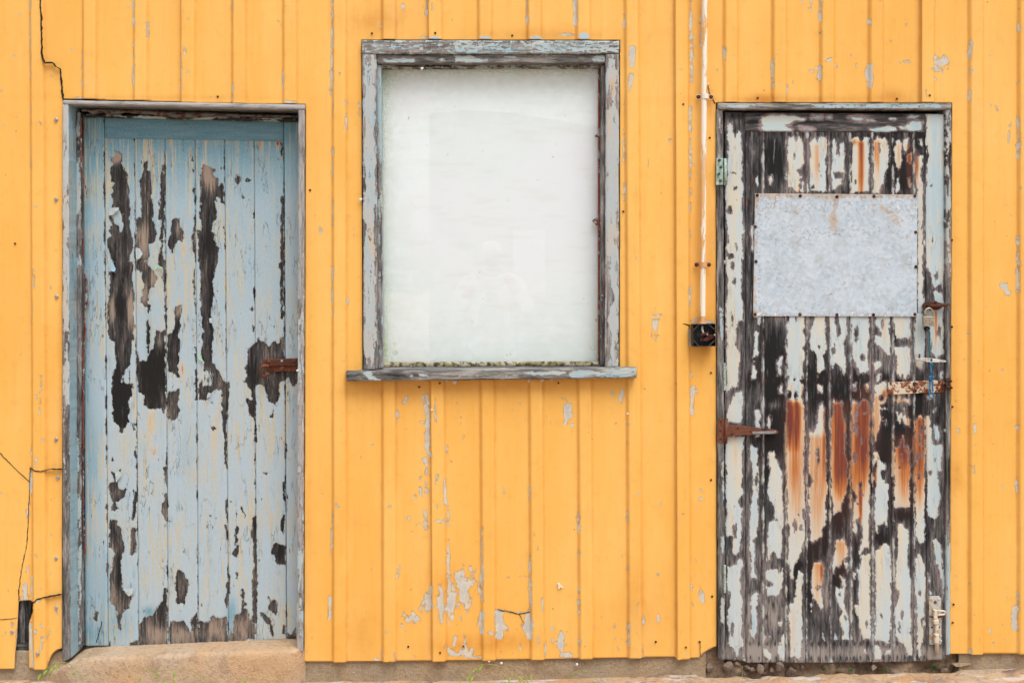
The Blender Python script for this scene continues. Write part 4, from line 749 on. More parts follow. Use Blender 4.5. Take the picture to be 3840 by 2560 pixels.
tr = s.n('ShaderNodeBsdfTransparent'); tr.inputs[0].default_value = (1.0, 1.0, 1.0, 1); gl = s.n('ShaderNodeBsdfGlossy'); gl.inputs['Roughness'].default_value = .02
fr = s.n('ShaderNodeFresnel'); fr.inputs[0].default_value = 1.6; mx = s.n('ShaderNodeMixShader')
geo = s.n('ShaderNodeNewGeometry'); s.put(mx.inputs[0], s.m2('MULTIPLY', s.m2('MULTIPLY', fr.outputs[0], 2.0), s.m2('SUBTRACT', 1.0, geo.outputs['Backfacing']))); t.links.new(tr.outputs[0], mx.inputs[1]); t.links.new(gl.outputs[0], mx.inputs[2])
df = s.n('ShaderNodeBsdfDiffuse'); dv = s.attr('dirt'); dn_ = s.noise(12, None, 5, .65); dn2 = s.noise(90, None, 4, .7)
dm = s.m2('MULTIPLY', dv, s.rng(s.m2('ADD', dn_, s.m2('MULTIPLY', dv, .45)), .3, .75, .35, 1), clamp=True)
s.put(df.inputs[0], s.mix(s.rng(dn2, .4, .6), (.36, .43, .28), (.52, .58, .43))); m2 = s.n('ShaderNodeMixShader'); s.put(m2.inputs[0], s.m2('MULTIPLY', dm, s.m2('SUBTRACT', 1.0, geo.outputs['Backfacing'])))
t.links.new(mx.outputs[0], m2.inputs[1]); t.links.new(df.outputs[0], m2.inputs[2]); t.links.new(m2.outputs[0], outn.inputs[0]); M['glass'] = s.m
def gdirt(X, Y):
    e = .22*np.exp(-np.clip(X-1432, 0, 900)/75)+.5*np.exp(-np.clip(X-1432, 0, 900)/18)*np.interp(Y, [250, 900, 1400], [.55, .45, 1.0])+.35*np.exp(-np.clip(2246-X, 0, 900)/30)*np.interp(Y, [250, 1000, 1400], [.25, .3, .9])
    e += .42*np.exp(-np.clip(Y-250, 0, 2000)/38)+.22*np.exp(-np.clip(Y-250, 0, 2000)/130)+.65*np.exp(-np.clip(1372-Y, 0, 2000)/9)+.26*np.exp(-np.clip(1372-Y, 0, 2000)/150)
    e += blob(X, Y, [(1450, 500, 40, 400, .10), (1481, 1287, 5, 4, .9), (1482, 1321, 6, 5, 1), (2220, 1303, 5, 5, .9), (1446, 1300, 6, 60, .5), (2236, 1199, 3, 3, .8), (1448, 345, 6, 5, .4)])
    return np.clip(e, 0, 1)
def plate_grid(name, q, yf, th, mat, par, at, step): return slab(name, q, yf, th, mat, par, at, step=step, bevel=0, sattr={'dirt': 0})
gl_o = plate_grid('pane', [(1426, 248), (2250, 248), (2250, 1372), (1430, 1376)], .048, .004, M['glass'], win, {'dirt': gdirt}, 5)
slab('putty_line', [(1434, 1357), (2246, 1354), (2246, 1370), (1434, 1375)], .030, .016, M['putty'], win, {'peel': Z0}, rag=1.2, step=4)
for q in ([(2229, 508), (2238, 500), (2243, 498), (2243, 514), (2234, 514)], [(2221, 826), (2232, 815), (2243, 812), (2243, 846), (2233, 842), (2224, 834)]):
    m_ = MB(); m_.plate(q, .0455, .002); m_.build('paint_flake', M['oldred'], win)
# ------------------------------------------------------------------ right door
PAINT_R = parse('''E 165 235 195 235 205 330 225 400 260 310 285 340 285 430 300 500 295 640 300 700 290 800 310 870 300 960 290 1050 300 1200 315 1310 290 1380 300 1480 300 1568 150 1568 150 1500 135 1450 165 1400 150 1310 135 1150 140 1050 135 870 160 740 150 600 165 440 150 380 150 300
;E 2105 140 2285 140 2285 1600 2090 1600 2090 1500 2095 900 2120 560 2095 450;E 425 780 445 760 450 860 430 820;E 550 760 590 745 590 800 570 840 552 800;E 385 1250 410 1230 415 1510 392 1480
;E 760 375 800 370 825 420 850 375 885 430 895 560 900 640 870 680 830 700 850 740 890 760 850 800 890 830 890 910 805 910 795 870 740 860 745 700 740 400
;E 960 430 1005 380 1030 430 1050 380 1120 370 1130 480 1110 560 1120 900 1050 915 955 905 960 700 965 560
;E 1175 420 1200 385 1220 430 1225 540 1250 560 1255 460 1280 430 1300 480 1290 600 1305 720 1280 730 1240 710 1190 720 1205 780 1270 780 1270 840 1180 890 1170 800 1165 660 1180 560
;E 1370 390 1430 375 1460 420 1490 370 1530 385 1540 500 1535 900 1400 920 1368 925 1365 700 1380 450
;E 1590 400 1620 370 1650 400 1690 375 1720 420 1735 560 1720 680 1690 740 1690 830 1650 850 1640 930 1585 920 1580 600
;E 1800 420 1840 400 1860 480 1860 600 1835 690 1800 660 1790 520;E 1880 400 1920 390 1920 460 1885 550 1870 490;E 1810 790 1830 740 1835 900 1800 920;E 1910 560 1950 540 1950 640 1910 620;E 1915 780 1935 760 1935 860
;E 2030 400 2060 400 2060 470 2035 450;E 2000 560 2060 560 2060 650 2040 760 2060 820 2065 1000 2060 1600 2015 1600 2015 850 1995 800
;F 135 -30 300 -30 300 130 250 150 235 220 240 310 225 370 280 440 260 560 270 620 255 780 190 790 150 850 135 820 150 700 140 500 145 300 135 200
;F 240 830 290 820 310 880 300 1000 290 1140 150 1120 145 1070 180 930;F 135 1260 320 1270 300 1300 290 1600 140 1600
;F 395 60 480 60 480 100 465 180 440 170 450 110 400 90;F 430 235 460 250 440 330 455 450 425 490 400 500 410 400 415 280;F 390 540 410 530 415 600 440 640 420 690 400 710 395 620;F 410 1020 440 1000 470 1020 465 1150 470 1270 430 1270 430 1100
;F 665 490 690 485 685 560 670 600 680 660 640 670 645 590 630 550;F 680 760 688 840 655 840 660 790;F 548 1080 568 1060 575 1120 560 1190 546 1150
;F 760 60 905 60 905 200 890 230 915 300 915 360 885 400 910 450 900 540 885 620 890 680 860 720 880 760 890 820 880 870 905 960 905 1600 735 1600 735 900 740 800 735 600 735 180
;F 990 150 1030 60 1100 60 1115 180 1110 300 1120 400 1090 480 1110 600 1070 630 1040 680 1025 560 1030 460 960 410 970 220;F 1030 760 1075 770 1080 830 1040 820;F 1045 1000 1070 935 1095 980 1095 1140 1110 1300 1115 1600 950 1600 960 1400 965 1220 1000 1230 1040 1120
;F 1145 60 1190 60 1210 170 1225 270 1245 290 1265 250 1240 170 1235 60 1320 60 1320 260 1285 350 1300 480 1310 580 1290 660 1240 580 1200 540 1185 600 1165 560 1160 300
;F 1190 900 1215 930 1250 940 1275 920 1265 1000 1290 1100 1305 1180 1300 1350 1280 1420 1310 1460 1325 1600 1165 1600 1170 1100 1200 1000
;F 1365 60 1540 60 1540 300 1520 450 1540 560 1535 650 1490 640 1440 650 1430 600 1385 510 1375 400 1370 250
;F 1370 920 1420 940 1430 980 1480 910 1530 920 1540 1000 1540 1600 1365 1600 1365 1300 1380 1180 1365 1000;F 1380 760 1405 750 1400 810 1385 810;F 1500 760 1535 750 1530 830 1505 800
;F 1610 80 1740 80 1740 300 1745 480 1700 450 1640 390 1590 340 1600 280 1660 290 1630 200 1590 160;F 1590 540 1650 535 1660 570 1600 640 1580 610;F 1625 650 1655 655 1640 720 1620 770 1600 720
;F 1600 760 1700 730 1720 740 1720 860 1700 930 1650 960 1645 1050 1665 1080 1640 1170 1610 1200 1600 1320 1590 1280 1580 1100 1590 900;F 1685 1110 1705 1110 1705 1150 1690 1155;F 1650 990 1700 990 1715 1000 1680 1008;F 1590 1430 1620 1420 1625 1480 1650 1568 1590 1568
;F 1765 80 1945 80 1945 320 1900 300 1870 300 1810 310 1790 270 1780 200;F 1790 400 1880 390 1950 390 1945 560 1940 660 1890 700 1830 680 1800 620 1805 500
;F 1770 800 1940 800 1940 950 1900 930 1860 920 1820 940 1780 900;F 1805 1020 1830 1060 1860 1040 1880 1080 1885 1000 1900 1080 1935 1100 1940 1180 1900 1160 1860 1080 1840 1130 1820 1100
;F 1830 1370 1850 1300 1870 1260 1890 1320 1930 1400 1940 1600 1790 1600 1795 1380
;F 1995 60 2070 60 2070 150 2090 260 2085 450 2070 610 2000 580 1985 480 1990 250;F 2000 1120 2040 1060 2080 1110 2085 1600 1995 1600
;F 2090 -20 2260 -20 2270 200 2270 460 2230 470 2200 500 2180 480 2150 430 2145 250 2120 200 2080 150;F 2100 850 2190 850 2170 890 2110 910
;F 2095 1070 2130 1060 2140 1180 2150 1340 2200 1350 2260 1350 2250 1600 2100 1600;F 2170 1150 2200 1150 2230 1260 2210 1330 2180 1270;F 2165 1040 2190 980 2195 1000;F 2235 640 2265 620 2262 700 2240 710
;G 140 90 320 90 300 160 290 350 300 480 290 560 310 640 255 720 265 750 300 800 290 900 290 1040 275 1180 240 1250 205 1240 205 1130 195 1060 150 1075 135 1000 135 900 155 850 150 780 135 640 145 450 130 300
;G 375 180 440 210 440 350 460 430 455 620 445 720 455 800 440 1060 400 1120 420 1160 425 1260 410 1320 435 1480 385 1470 375 1350 390 1270 360 1180 370 1000 375 800 400 600 395 450 375 260
;G 550 250 600 240 620 310 645 330 660 400 690 440 690 560 695 700 700 960 680 1030 680 1280 640 1290 620 1240 600 1210 570 1260 570 1300 540 1300 540 1150 550 1000 560 940 610 890 610 790 570 720 545 640 555 480 575 430 550 350
;G 735 -10 905 -10 905 330 895 380 905 480 910 700 915 850 910 1000 915 1100 880 1180 850 1270 810 1330 800 1420 780 1510 760 1400 745 1250 750 1100 765 1010 740 900 735 500
;G 960 30 1000 60 1030 20 1050 -10 1095 -10 1110 160 1115 300 1120 480 1125 600 1115 720 1115 960 1080 980 1070 1060 1045 1090 1020 1100 990 1140 970 1100 965 980 955 850 950 600 990 530 980 480 950 450 950 200
;G 1170 -10 1305 -10 1300 180 1290 290 1320 330 1325 600 1300 680 1280 740 1260 820 1230 820 1190 865 1180 760 1165 620 1165 300
;G 1210 1110 1280 1090 1300 1120 1325 1180 1320 1270 1270 1310 1250 1370 1210 1360 1190 1430 1175 1350 1190 1260 1210 1200;G 1290 1300 1330 1340 1330 1420 1300 1370
;G 1380 -10 1540 -10 1540 640 1535 1180 1500 1170 1470 1210 1445 1250 1440 1180 1480 1080 1470 960 1440 880 1410 920 1410 1050 1380 1020 1385 740 1425 690 1410 640 1375 600 1365 440 1365 200
;G 1590 -10 1640 -10 1600 150 1590 60;G 1585 260 1625 240 1635 310 1680 370 1700 360 1700 410 1670 420 1650 460 1690 550 1730 560 1725 800 1715 970 1690 920 1650 960 1625 960 1625 1040 1600 1000 1590 800 1605 620 1615 560 1590 500 1610 380 1585 330
;G 1600 1220 1640 1210 1660 1150 1720 1150 1745 1200 1755 1400 1755 1568 1610 1568 1600 1450
;G 1795 200 1830 210 1870 100 1890 160 1930 210 1945 400 1935 560 1935 780 1900 780 1840 790 1790 780 1785 600
;G 1825 950 1870 940 1890 990 1915 1000 1925 1150 1910 1300 1930 1400 1945 1568 1805 1568 1815 1400 1825 1200 1820 1050
;G 1995 -10 2080 -10 2085 300 2085 1100 2060 1130 2035 1150 2005 1100 1995 900;G 2020 1240 2050 1300 2090 1360 2095 1568 1995 1568 1995 1320
;G 2110 -10 2160 -10 2150 130 2190 200 2240 240 2240 380 2200 440 2220 560 2230 680 2220 850 2190 910 2150 880 2110 870;G 2170 -10 2220 -10 2225 100 2190 120;G 2165 1100 2200 1100 2240 1150 2260 1230 2250 1300 2275 1450 2285 1568 2260 1568 2240 1450 2220 1350 2190 1340 2200 1270 2170 1200
;H 270 330 300 350 310 400 280 470 270 560 290 680 300 760 285 850 300 980 290 1100 310 1160 315 1220 290 1210 265 1220 265 1260 245 1310 215 1220 165 1190 165 1000 150 950 155 850 180 800 175 680 150 600 150 420 180 430 205 400 240 400;H 300 1260 330 1350 310 1350
;H 400 690 440 670 455 730 440 840 445 980 415 1130 375 1090 390 960 380 850 380 740
;H 530 470 570 445 600 455 640 440 660 500 690 440 700 520 680 620 660 690 625 720 590 700 540 720 530 620 590 610 570 570 530 560;H 645 960 685 965 660 1030;H 530 1220 550 1260 580 1280 575 1350 520 1310 510 1260;H 630 1250 660 1190 670 1100 700 1090 715 1180 715 1340 660 1340 650 1280;H 515 1100 528 1110 522 1145;H 556 1105 568 1110 566 1155
;H 765 800 800 780 820 700 830 560 850 470 885 500 890 620 880 700 885 800 880 900 885 1000 880 1140 870 1300 850 1340 800 1300 765 1300 765 1050 755 900
;H 1000 400 1060 360 1100 440 1080 540 1070 660 1080 760 1085 830 1060 850 1030 770 985 740 970 620 975 500;H 970 790 985 800 975 870 965 840;H 1085 1070 1105 1140 1085 1130
;H 1210 620 1240 650 1280 640 1265 540 1255 510 1300 560 1310 600 1300 700 1290 780 1320 860 1345 900 1340 1140 1270 1130 1290 1050 1255 1000 1245 930 1270 870 1255 820 1215 740;H 1200 1070 1235 1110 1230 1145 1200 1140;H 1300 350 1335 400 1330 470
;H 1460 310 1540 300 1550 500 1540 700 1555 960 1560 1140 1500 1130 1480 1130 1440 1000 1420 900 1390 850 1395 800 1430 790 1445 600 1420 450 1450 440;H 1385 480 1405 490 1400 540 1385 530;H 1490 1230 1520 1240 1515 1280 1490 1270
;H 1600 270 1640 260 1650 220 1690 200 1740 230 1755 400 1755 700 1750 1000 1740 1180 1710 1180 1670 1140 1600 1150 1600 900 1610 600 1600 450;H 1590 1190 1640 1200 1660 1250 1660 1330 1590 1340;H 1700 1240 1750 1230 1750 1270 1700 1290
;H 1820 60 1830 100 1915 60 1930 200 1910 300 1920 450 1950 580 1945 700 1940 850 1950 950 1945 1080 1960 1130 1965 1250 1960 1290 1920 1300 1890 1200 1830 1150 1795 1100 1790 850 1830 730 1830 660 1795 640 1800 450 1820 300
;H 2000 350 2025 310 2090 400 2095 700 2070 850 2090 980 2075 1100 2050 1180 2060 1300 2030 1310 2010 1230 2015 1100 2000 980 2010 800 1995 650
;H 2120 490 2135 560 2120 590;H 2130 650 2145 680 2135 720;H 2240 340 2270 430 2285 560 2270 700 2255 640 2250 450''')
RAILP = parse('''E 490 180 560 165 700 160 830 175 920 195 900 210 800 215 760 250 700 260 780 300 780 320 500 315 470 290 500 260 480 210;E 855 265 920 280 1000 295 970 305 900 305;E 965 185 985 165 1080 170 1075 190 970 195;E 1128 172 1160 168 1162 186 1130 188
;E 1340 185 1370 175 1460 185 1500 200 1560 200 1590 220 1500 215 1420 215;E 1740 195 1790 185 1810 195 1790 208;E 1915 175 1940 158 2030 165 2010 188 1925 190;E 1535 290 1650 285 1720 265 1810 280 1800 310 1740 325 1560 320;E 1830 270 1900 270 1960 220 2070 225 2050 250 2060 310 1980 315 1850 295''')
PAINT_R += [[(2726, 950), (2780, 950), (2784, 1010), (2779, 1070), (2784, 1160), (2726, 1170), (2730, 1050), (2722, 1000)], [(3441, 960), (3462, 960), (3458, 1010), (3463, 1040), (3456, 1090), (3464, 1120), (3460, 1170), (3441, 1170)], [(3472, 960), (3538, 960), (3538, 1090), (3528, 1060), (3500, 1080), (3490, 1020), (3472, 1000)], [(3500, 1090), (3538, 1100), (3538, 1170), (3510, 1170)]]
HOLES = [(2740, 958, 14, 12), (2748, 1000, 5, 14), (2756, 1050, 6, 12), (3512, 1035, 6, 18)]+TE('E', [(203, 725, 20, 10), (228, 875, 22, 18), (175, 1085, 25, 45), (2112, 525, 10, 55), (240, 1440, 8, 30), (2145, 850, 6, 14), (1640, 480, 8, 30), (1685, 450, 8, 12), (1050, 710, 9, 40), (858, 860, 8, 20), (990, 862, 8, 12), (805, 555, 5, 20), (1410, 830, 5, 14), (2158, 1385, 8, 14)])
HOLES += TE('F', [(752, 862, 24, 50), (825, 872, 20, 42), (810, 712, 14, 14), (755, 665, 8, 24), (203, 125, 9, 55), (1415, 255, 26, 75), (1470, 490, 24, 42), (1035, 1450, 13, 40), (1408, 1062, 17, 44), (1415, 1205, 18, 48), (1503, 1040, 16, 13), (1395, 1480, 13, 42), (1467, 1302, 8, 22), (1665, 890, 26, 32), (2055, 1180, 13, 45), (2035, 1300, 9, 34), (2015, 1468, 12, 34), (2225, 240, 20, 60), (825, 115, 10, 28), (1050, 385, 8, 14), (1195, 425, 9, 34), (1670, 165, 9, 22), (1640, 270, 22, 16), (2183, 1490, 9, 20), (1895, 1330, 14, 60), (1900, 860, 14, 30)])
HOLES += TE('G', [(225, 1012, 20, 60), (440, 510, 12, 62), (628, 905, 13, 15), (815, 965, 18, 46), (880, 982, 20, 32), (850, 832, 9, 28), (893, 822, 15, 42), (1042, 322, 14, 26), (1042, 255, 9, 28), (1450, 567, 22, 36), (1398, 298, 13, 42), (1412, 35, 18, 42), (1467, 125, 8, 22), (1600, 368, 22, 32), (2017, 290, 12, 28), (2027, 492, 9, 28), (2065, 270, 8, 34), (2182, 318, 11, 22), (987, 815, 7, 14), (1430, 748, 10, 8), (1472, 660, 7, 20), (1862, 315, 6, 10), (1835, 395, 5, 9), (232, 788, 8, 12), (2140, 440, 16, 30)])
HOLES += TE('H', [(197, 1040, 16, 58), (1032, 625, 12, 26), (1247, 690, 16, 20), (1520, 988, 14, 26), (1857, 888, 14, 32), (1835, 1020, 8, 26), (2040, 690, 15, 22), (2055, 955, 12, 40), (1658, 905, 9, 16), (1302, 912, 8, 18)])
RJ = [(2720, 2720), (2794, 2796), (2859, 2859), (2944, 2945), (3024, 3022), (3106, 3112), (3185, 3188.5), (3267, 3271), (3345, 3349), (3424, 3428), (3470, 3477), (3541, 3546)]
NAILS_F = TE('F', [(x, y, 5, 22) for x, y in [(885, 696), (958, 700), (1030, 700), (1095, 700), (1172, 705), (1240, 700), (1303, 700), (1385, 700), (1460, 690), (1525, 690), (1600, 700), (1655, 690), (1720, 712), (1795, 700), (1862, 700), (1925, 690), (1800, 862), (1860, 875), (1915, 880)]])
def peel_right(X, Y):
    F = upoly(np.full(X.shape, -40.0), X, Y, PAINT_R)
    Hh = uell(np.full(X.shape, -40.0), X, Y, HOLES+[(a, b+1, 5.2, c2) for (a, b, _, _), c2 in zip(NAILS_F, [13, 17, 11, 15]*8)])
    F = np.where(Hh > -6, np.minimum(F, -Hh), F)
    F = F+(2.4*fnoise(X, Y, 10, 20, 91, 3)+1.4*fnoise(X, Y, 4, 30, 95, 1)+2.8*vnoise(X/4.1, Y/8, 99))*(F > -14)
    F = np.minimum(F, 10)
    F = np.minimum(F, np.clip(1.45-fnoise(X, Y, 10, 46, 97, 3), -.4, 4)*9)
    # thin lines of old paint in the grooves
    for a, b in RJ[2:-2]:
        xr = a+(b-a)*(Y-490)/1980
        F = np.maximum(F, np.where(np.abs(X-xr-2) < 9, 2.4-np.abs(X-xr-3)+3.2*fnoise(X*.25, Y, 40, 46, int(a), 3)-1.2, -40))
    return F
def blue_right(X, Y): return np.clip(blob(X, Y, TE('F', [(2040, 330, 60, 300, .45), (1440, 360, 60, 300, .3), (2200, 200, 60, 400, .35), (2190, 1230, 40, 120, .5), (240, 450, 80, 500, .12), (820, 330, 80, 330, .15)])+TE('G', [(420, 280, 40, 200, .4), (420, 850, 40, 300, .3), (2200, 400, 60, 400, .4), (2220, 1250, 40, 160, .5), (108, 600, 20, 200, .5)])+TE('E', [(2180, 800, 100, 900, .45), (200, 700, 60, 500, .25)])+TE('H', [(1220, 1110, 24, 50, .8), (410, 1000, 30, 130, .5), (890, 1000, 30, 100, .2), (105, 220, 18, 80, .6)]))+.06, 0, 1)
def streaks(X, Y, L):
    F = np.zeros(X.shape)
    for t, x, y0, y1, sg, st in L:
        (px, py0), (_, py1) = T(t, [(x, y0), (x, y1)]); sg = sg/2.6133
        e = (Y > py0-8)*np.clip((Y-py0+8)/(14+sg*.6), 0, 1)*np.clip((py1-Y)/(py1-py0)*1.8, 0, 1)**.8
        F += st*np.exp(-((X-px)/sg)**2)*e
    return F
RST = [('E', 825, 380, 620, 18, .3), ('E', 1030, 430, 960, 30, .55), ('E', 1110, 370, 600, 12, .5), ('E', 1460, 400, 1200, 34, .8), ('E', 1395, 385, 480, 28, .6), ('E', 1625, 400, 900, 24, .5), ('E', 1600, 400, 700, 16, .4), ('E', 1690, 400, 560, 16, .35), ('E', 1830, 430, 800, 24, .45), ('E', 1930, 430, 1000, 26, .9), ('E', 2005, 500, 900, 24, .8), ('E', 2040, 800, 1900, 26, .22), ('E', 855, 880, 940, 8, 1), ('E', 1660, 850, 960, 16, .7), ('E', 340, 960, 1080, 18, .8), ('E', 395, 740, 900, 22, .5), ('E', 190, 1035, 1100, 60, .3),
       ('F', 755, 900, 1420, 28, .85), ('F', 825, 920, 1420, 24, .85), ('F', 820, 900, 2450, 110, 0.59), ('F', 780, 730, 900, 30, .3), ('F', 885, 760, 950, 14, .5),
       ('F', 1030, 1220, 2650, 90, 0.47), ('F', 1100, 1000, 1900, 20, .5), ('F', 1245, 920, 1900, 48, .85), ('F', 1240, 900, 2450, 100, 0.55), ('G', 1262, 1090, 1600, 60, .42), ('H', 1040, 360, 960, 60, .38), ('H', 1075, 400, 620, 16, .4),
       ('F', 1490, 750, 1900, 70, .8), ('F', 1420, 900, 2450, 110, 0.55), ('G', 1457, 590, 980, 13, .85), ('F', 1690, 100, 520, 26, .28), ('F', 1620, 840, 1600, 50, .40), ('F', 1690, 800, 960, 26, .7), ('G', 1600, 380, 640, 18, .7),
       ('F', 1860, 860, 980, 110, .6), ('F', 1870, 1220, 2150, 110, 0.65), ('F', 1920, 1000, 1300, 18, .6), ('G', 1870, 100, 420, 60, .4), ('F', 2035, 1060, 2100, 60, 0.81), ('F', 2195, 30, 520, 16, .6), ('F', 230, 1260, 1700, 22, .3), ('G', 1590, 1000, 1600, 200, .06), ('H', 800, 820, 1400, 26, .3), ('F', 2070, 960, 1500, 8, .7), ('F', 1860, 100, 320, 30, .25), ('F', 1310, 1380, 1800, 14, .4)]
NAILS = TE('E', [(x, y, 4, 12) for x, y in [(368, 345), (462, 345), (525, 345), (612, 345), (683, 343), (752, 347), (824, 350), (894, 350), (962, 350), (1035, 350), (1110, 350), (1172, 352), (1243, 352), (1316, 350), (1382, 352), (1461, 352), (1528, 352), (1592, 352), (1660, 352), (1728, 352), (1795, 352), (1862, 352), (1940, 350), (2003, 350), (2068, 350), (193, 1042), (243, 985), (370, 1017)]])
NAILS += TE('H', [(x, y, 4, 12) for x, y in [(372, 1178), (463, 1185), (543, 1180), (618, 1180), (680, 1178), (760, 1178), (833, 1175), (978, 1182), (1046, 1178), (1115, 1182), (1200, 1178), (1258, 1178), (1312, 1175), (1397, 1178), (1457, 1178), (1530, 1178), (1618, 1168), (1680, 1165), (1738, 1168), (1815, 1175), (1878, 1172), (1945, 1172), (2012, 1175), (2075, 1172), (378, 1310), (463, 1320), (535, 1320), (628, 1318), (680, 1320), (755, 1315), (828, 1320), (972, 1320), (1046, 1318), (1115, 1315), (1192, 1318), (1258, 1318), (1323, 1320), (1390, 1318), (1455, 1312), (1528, 1315), (1612, 1318), (1680, 1310), (1748, 1308), (1815, 1308), (1893, 1308), (1945, 1310), (2010, 1310), (2080, 1305), (602, 800), (532, 915)]])
NAILS += TE('F', [(x, y, 5, 22) for x, y in [(370, 690), (455, 690), (527, 712), (606, 714), (680, 712), (885, 700), (958, 700), (1030, 700), (1095, 700), (1172, 705), (1240, 700), (1303, 700), (1385, 700), (1460, 690), (1525, 690), (1600, 700), (1655, 690), (1720, 715), (1795, 700), (1862, 700), (1925, 690), (1990, 690), (2060, 690), (1247, 870), (1185, 870), (1102, 860), (1036, 860), (1450, 880), (1390, 850), (1520, 860), (2218, 1110)]])
def rust_right(X, Y): return np.clip(streaks(X, Y, RST)+blob(X, Y, [(a, b+2, c*1.1, d*1.2, .8) for a, b, c, d in NAILS]), 0, 1)
def mould_right(X, Y):
    e = TE('F', [(600, 330, 60, 200, .5), (600, 560, 150, 260, 1.0), (600, 800, 110, 120, .8), (600, 1180, 130, 260, 1.2), (610, 960, 60, 40, -.9), (620, 80, 90, 120, -.5), (545, 640, 14, 50, -1.0), (990, 720, 90, 200, .9), (1000, 1000, 40, 160, .5), (1230, 830, 110, 180, .8), (1440, 780, 100, 160, 1.3), (1700, 1150, 90, 260, .6), (1660, 690, 60, 50, .8), (1860, 700, 90, 50, 1.0), (1830, 1180, 90, 160, .9), (2020, 950, 60, 180, 1.3), (740, 250, 20, 160, .8), (755, 880, 30, 60, 1.4), (825, 880, 25, 50, 1.4), (885, 850, 30, 90, 1.2), (1665, 890, 30, 40, 1.2), (1110, 900, 24, 500, .8), (930, 1300, 20, 300, .9), (1340, 1200, 20, 300, .9), (1940, 1200, 20, 300, 1.0), (370, 700, 40, 100, .5), (1660, 1450, 60, 120, .9), (280, 300, 50, 300, -.15), (2200, 980, 60, 100, .3), (1415, 1130, 18, 100, .6), (2035, 1180, 20, 60, .9)])
    e += TE('G', [(600, 150, 110, 90, 1.3), (540, 420, 40, 200, .7), (560, 850, 50, 90, .3), (1730, 150, 60, 180, .9), (1595, 370, 22, 40, 1.6), (1590, 550, 24, 70, 1.2), (1398, 650, 26, 70, 1.6), (1450, 567, 22, 36, 1.6), (1240, 880, 50, 80, 1.2), (1300, 740, 24, 80, 1.4), (1260, 1000, 70, 70, .6), (1020, 1150, 30, 110, 1.6), (1100, 1100, 24, 200, 1.8), (945, 1350, 20, 300, 1.3), (1420, 1200, 60, 200, .7), (1860, 860, 80, 60, 1.1), (1650, 1090, 70, 50, .9), (930, 500, 26, 600, .9), (1350, 400, 22, 600, .9), (1770, 500, 18, 500, 1.0), (1960, 500, 18, 600, .9), (715, 400, 16, 500, .7), (1140, 500, 16, 600, .5), (1560, 500, 14, 600, .6), (830, 1450, 24, 150, .8), (700, 1150, 20, 200, .4)])
    e += TE('H', [(960, 350, 20, 250, 1.5), (870, 400, 26, 30, .8), (820, 520, 24, 160, 1.0), (740, 650, 16, 160, 1.4), (1250, 450, 60, 120, .7), (1200, 620, 40, 160, .5), (1780, 400, 16, 300, .8), (1400, 650, 30, 200, .4), (950, 700, 20, 200, .8), (600, 900, 90, 120, -.1), (1020, 1060, 100, 130, .25), (500, 1270, 600, 80, -.55), (1500, 1280, 700, 70, -.45), (2180, 1280, 100, 60, -.9), (1100, 900, 1200, 600, -.18), (1260, 600, 60, 60, .5), (2040, 170, 30, 50, .4)])
    e += TE('E', [(410, 500, 40, 60, -.5), (600, 600, 110, 300, .9), (400, 650, 80, 250, .4), (1930, 560, 40, 90, 1.5), (1740, 800, 40, 80, 1.4), (2010, 400, 50, 80, 1.3), (1800, 620, 60, 300, .8), (1900, 800, 60, 120, .9), (1640, 370, 90, 30, .8), (220, 170, 80, 30, .6), (560, 370, 80, 40, -.4), (370, 1250, 30, 300, .4), (1050, 225, 260, 30, .6), (400, 230, 60, 40, .8)])
    e += [(a, b, c*2.2, d*1.8, 1.0) for a, b, c, d in NAILS]
    return blob(X, Y, e)
def bot_right(x):
    return float(np.interp(x, [2720, 2795, 2796, 2945, 3005, 3020, 3022, 3190, 3349, 3470, 3477, 3547], [2471, 2477, 2482, 2480, 2481, 2482, 2481, 2480, 2478, 2476, 2474, 2472]))+1.8*math.sin(x*.9)*math.sin(x*.23)
YR_ = .004
FR = {'peel': peel_right, 'blue': blue_right, 'rust': rust_right, 'mould_shade': mould_right}
rdoor = empty('door', P(3133, 2478, YR_), 'weathered plank door with bare charred wood, rust stains and a screwed metal sheet', 'door')
slab('stile', [(2719, 420), (2793.5, 421), (2795.5, 0), (2720, 0)], YR_, .04, M['bare_door'], rdoor, FR, ybot=bot_right, rag=.8)
slab('stile', [(3470.5, 426.5), (3541, 427), (3546, 0), (3477.5, 0)], YR_, .04, M['bare_door'], rdoor, FR, ybot=bot_right, rag=.8)
def railf(X, Y):
    F = upoly(np.full(X.shape, -40.0), X, Y, RAILP); return F+2*fnoise(X, Y, 18, 9, 101, 3)
slab('top_rail', [(2794.5, 421), (3469.5, 426), (3469.5, 495.5), (2794.5, 492.5)], YR_+.0006, .038, M['bare_rail'], rdoor, {'peel': railf, 'blue': lambda X, Y: np.clip(blob(X, Y, TE('E', [(1020, 180, 60, 20, 1), (1145, 178, 20, 12, 1), (1975, 172, 60, 18, .9), (930, 285, 80, 16, .7), (1500, 205, 120, 16, .6), (2000, 270, 60, 50, .5), (1600, 290, 100, 30, .4)]))+.05, 0, 1), 'rust': lambda X, Y: X*0, 'mould_shade': mould_right})
pc2, pdy2 = plank_cols(RJ[1:-1], 494, 2480, gap=2.6, dp=.009)
slab('plank_panel', [(2794, 493), (3470, 496), (3477, 2476), (2796, 2481)], YR_+.004, .028, M['bare_door'], rdoor, FR, xcols=pc2, ybot=bot_right, bevel=0, rag=.8,
     dyf=lambda X, Y: pdy2+.0016*vnoise(X/80, Y/450, 13)+th_(peel_right(X, Y)))
